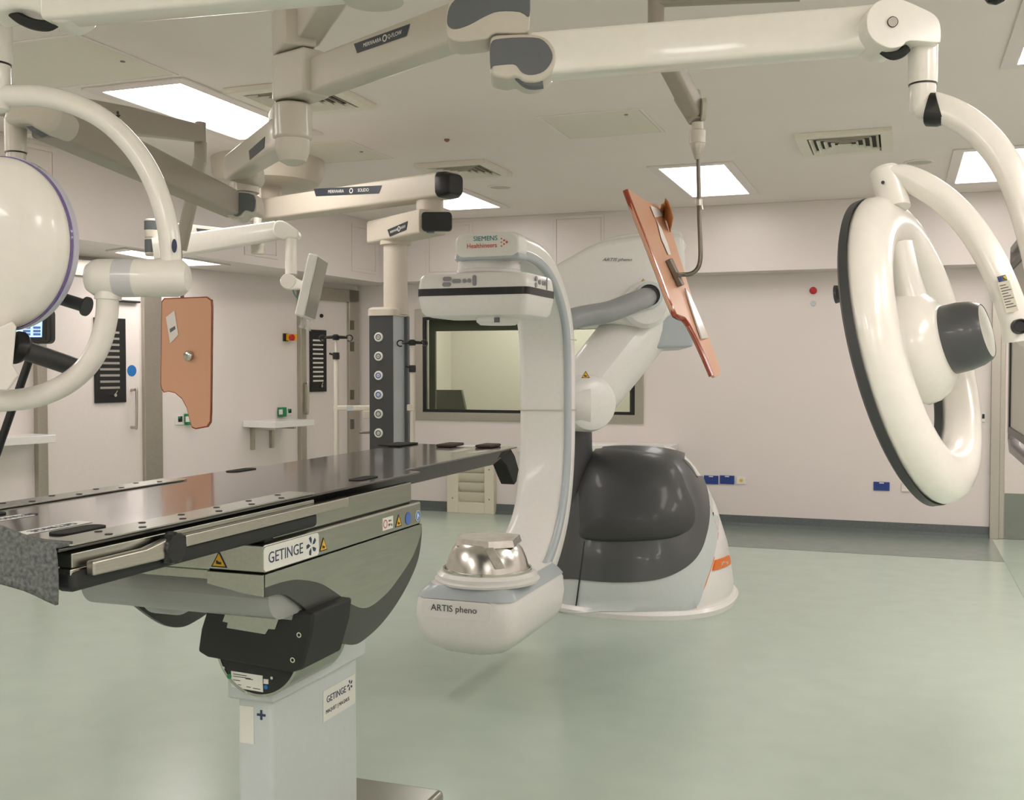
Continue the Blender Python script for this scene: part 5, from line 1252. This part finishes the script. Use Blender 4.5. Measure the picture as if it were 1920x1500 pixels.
obj('folded_flap', MB().sweep(smooth([onplane(x_, y_, L_top - vn * o_, vn) for x_, y_, o_ in ((1238, 396, .004), (1246, 392, .02), (1253, 400, .03), (1259, 422, .03))], 5), .09, .004, .3, up=RT), mat('amber_flap', (196, 132, 78), .5), g2)
br_ = obj('rod_clamp', MB().box(onplane(1266, 511, L_top - vn * .012, vn), (.035, .02, .11), ((vn.cross(L_bot - L_top)).normalized(), vn, (L_bot - L_top).normalized())), DKMET, g2, .003)
rs = thing('shield_suspension', 'ceiling arm and bent rod holding the tilted orange shield', 'suspension arm', at(1230, -60, 4.3))
q = at(1230, 0, 3.8); qb = V((q.x, q.y, 0)); qz = lambda py: at(1230, py, 3.8).z
obj('ceiling_post', MB().lathe([(.029, qz(75)), (.029, CZ - .05), (.08, CZ - .03), (.08, CZ)], qb, Z, 32), GREYARM, rs)
obj('ceiling_beam', MB().sweep([qb + Z * qz(-2), at(1500, -14, 3.6)], .05, .05, .2, up=Z), GREYARM, rs)
J0 = at(1236, 78, 3.82); J1 = at(1302, 208, 4.02)
obj('link_arm', MB().sweep([J0, J1], [.075, .07], [.075, .07], .2, up=Z), GREYARM, rs, .004)
obj('link_head', MB().sweep([at(1288, 178, 4.06), at(1306, 228, 4.02)], [.09, .05], [.085, .05], .25, up=Z), GREYARM, rs, .004)
obj('side_cover', MB().lathe([(.001, 0), (.04, .004), (.043, .02), (.001, .024)], at(1312, 205, 4.0), RT, 28), CREAM, rs)
c0_ = at(1308, 230, 4.02)
obj('swivel_collar', MB().lathe([(.022, 0), (.022, at(1308, 230, 4.02).z - at(1308, 243, 4.02).z), (.031, .031), (.031, .078), (.026, .085)], c0_, -Z, 28), CREAM, rs)
obj('chuck_cone', MB().lathe([(.028, 0), (.027, .01), (.011, .058), (.001, .06)], at(1308, 270, 4.02), -Z, 24), STEEL, rs)
rod = smooth(PX([(1309, 296, 4.02), (1310, 340, 4.02), (1311, 400, 4.02), (1313, 450, 4.02), (1313, 485, 4.02), (1308, 503, 4.02), (1296, 513, 4.02), (1280, 515, 4.02)]) + [onplane(1268, 515, L_top - vn * .022, vn)], 6)
obj('bent_rod', MB().tube(rod, .0085, 14), DKMET, rs)
obj('rod_collar', MB().cyl(at(1310, 374, 4.02), at(1310, 386, 4.02), .014, 20).cyl(at(1315, 385, 4.0), at(1317, 393, 4.0), .004, 8), STEEL, rs)

# ================================================================== RIGHT SUSPENDED DISPLAY
rd = thing('suspended_display', 'grey framed large suspended screen cut by the right edge', 'display', at(1890, 660, 4.6))
ve = at(1891, 660, 4.6); va = at(1954, 660, 3.35) - ve; va = (V((va.x, va.y, 0))).normalized()
zt3, zb3 = at(1890, 497, 4.6).z, at(1890, 812, 4.6).z
e0 = V((ve.x, ve.y, 0)); fn = va.cross(Z)
fn = fn if fn.dot(RT) < 0 else -fn
def quad(e, z0, z1, l1): return [e0 + va * e + Z * z0, e0 + va * (l1 - e) + Z * z0, e0 + va * (l1 - e) + Z * z1, e0 + va * e + Z * z1]
Ld = 1.15
obj('screen_bezel', MB().ringprism(quad(0, zb3, zt3, Ld), quad(.07, zb3 + .03, zt3 - .03, Ld), -fn * .05), BLACK, rd, .003)
obj('screen_face', MB().prism([p_ - fn * .006 for p_ in quad(.065, zb3 + .025, zt3 - .025, Ld)], -fn * .035), mat('screen_off', (186, 180, 168), .25), rd)
fp = [e0 - va * .05 + Z * (zt3 + .07) - fn * .03, e0 - va * .05 + Z * (zb3 - .03) - fn * .03, e0 + va * .02 + Z * (zb3 - .07) - fn * .03, e0 + va * Ld + Z * (zb3 - .07) - fn * .03, e0 + va * Ld + Z * (zt3 + .07) - fn * .03]
obj('carrier_frame', MB().sweep(fp + [fp[0]], .035, .05, .35, up=fn), mat('carrier_grey', (152, 146, 146), .35, .3), rd, .003)
pc = e0 + va * (Ld / 2) - fn * .07
obj('carrier_post', MB().cyl(pc + Z * (zb3 + .2), V((pc.x, pc.y, CZ)), .045, 24), GREYARM, rd)
obj('carrier_mount', MB().box(pc + fn * .022 + Z * ((zb3 + zt3) / 2), (.3, .05, .3), (va, fn, Z)), GREYARM, rd, .01)

# touch panel on a slanted black pole at the left edge
tpn = thing('touch_panel', 'lit blue touch panel on a slanted black pole behind the disc lamp', 'touch panel', at(-231, 1523, 3.6))
obj('slanted_pole', MB().tube([at(105, 530, 3.63), at(-231, 1500, 3.63)], .0135, 12), BLACK, tpn)
foot = at(-231, 1500, 3.63)
obj('pole_base', MB().lathe([(.22, .004), (.22, .03), (.12, .05), (foot.length * 0 + .02, .06)], V((foot.x, foot.y, 0)), Z, 32), BLACK, tpn)
bz = obj('panel_housing', MB().prism([at(62.5 + p[0], 611 + p[1], 3.55) for p in rrect(66, 66, 10)], FW * .04), BLACK, tpn, .006)
obj('screen_glass', MB().prism([at(x, y, 3.548) for x, y in ((24, 592), (86, 592), (86, 638), (24, 638))], FW * .003), DKGLASS, bz)
sc2 = obj('lit_screen', MB().prism([at(x, y, 3.546) for x, y in ((30, 595), (79, 596), (78, 632), (30, 632))], FW * .002), SCREEN, bz)
for bx_ in (43, 62):
    for by_ in (612, 618.5, 624.5):
        obj('screen_button', MB().prism([at(x, y, 3.5445) for x, y in ((bx_, by_), (bx_ + 14, by_), (bx_ + 14, by_ + 4.5), (bx_, by_ + 4.5))], FW * .001), SCREENB, sc2)

# ================================================================== WORLD AND VIEW
w = bpy.data.worlds.new('world'); scene.world = w; w.use_nodes = True
w.node_tree.nodes['Background'].inputs['Color'].default_value = (.5, .48, .45, 1); w.node_tree.nodes['Background'].inputs['Strength'].default_value = .05
scene.view_settings.view_transform = 'Standard'; scene.view_settings.look = 'None'
scene.view_settings.exposure = 0.22; scene.view_settings.gamma = 1; scene.view_settings.use_curve_mapping = False
scene.cycles.use_denoising = True
scene.cycles.use_adaptive_sampling = True; scene.cycles.adaptive_threshold = .025
scene.cycles.max_bounces = 7; scene.cycles.diffuse_bounces = 4; scene.cycles.transparent_max_bounces = 12
scene.cycles.sample_clamp_indirect = 6
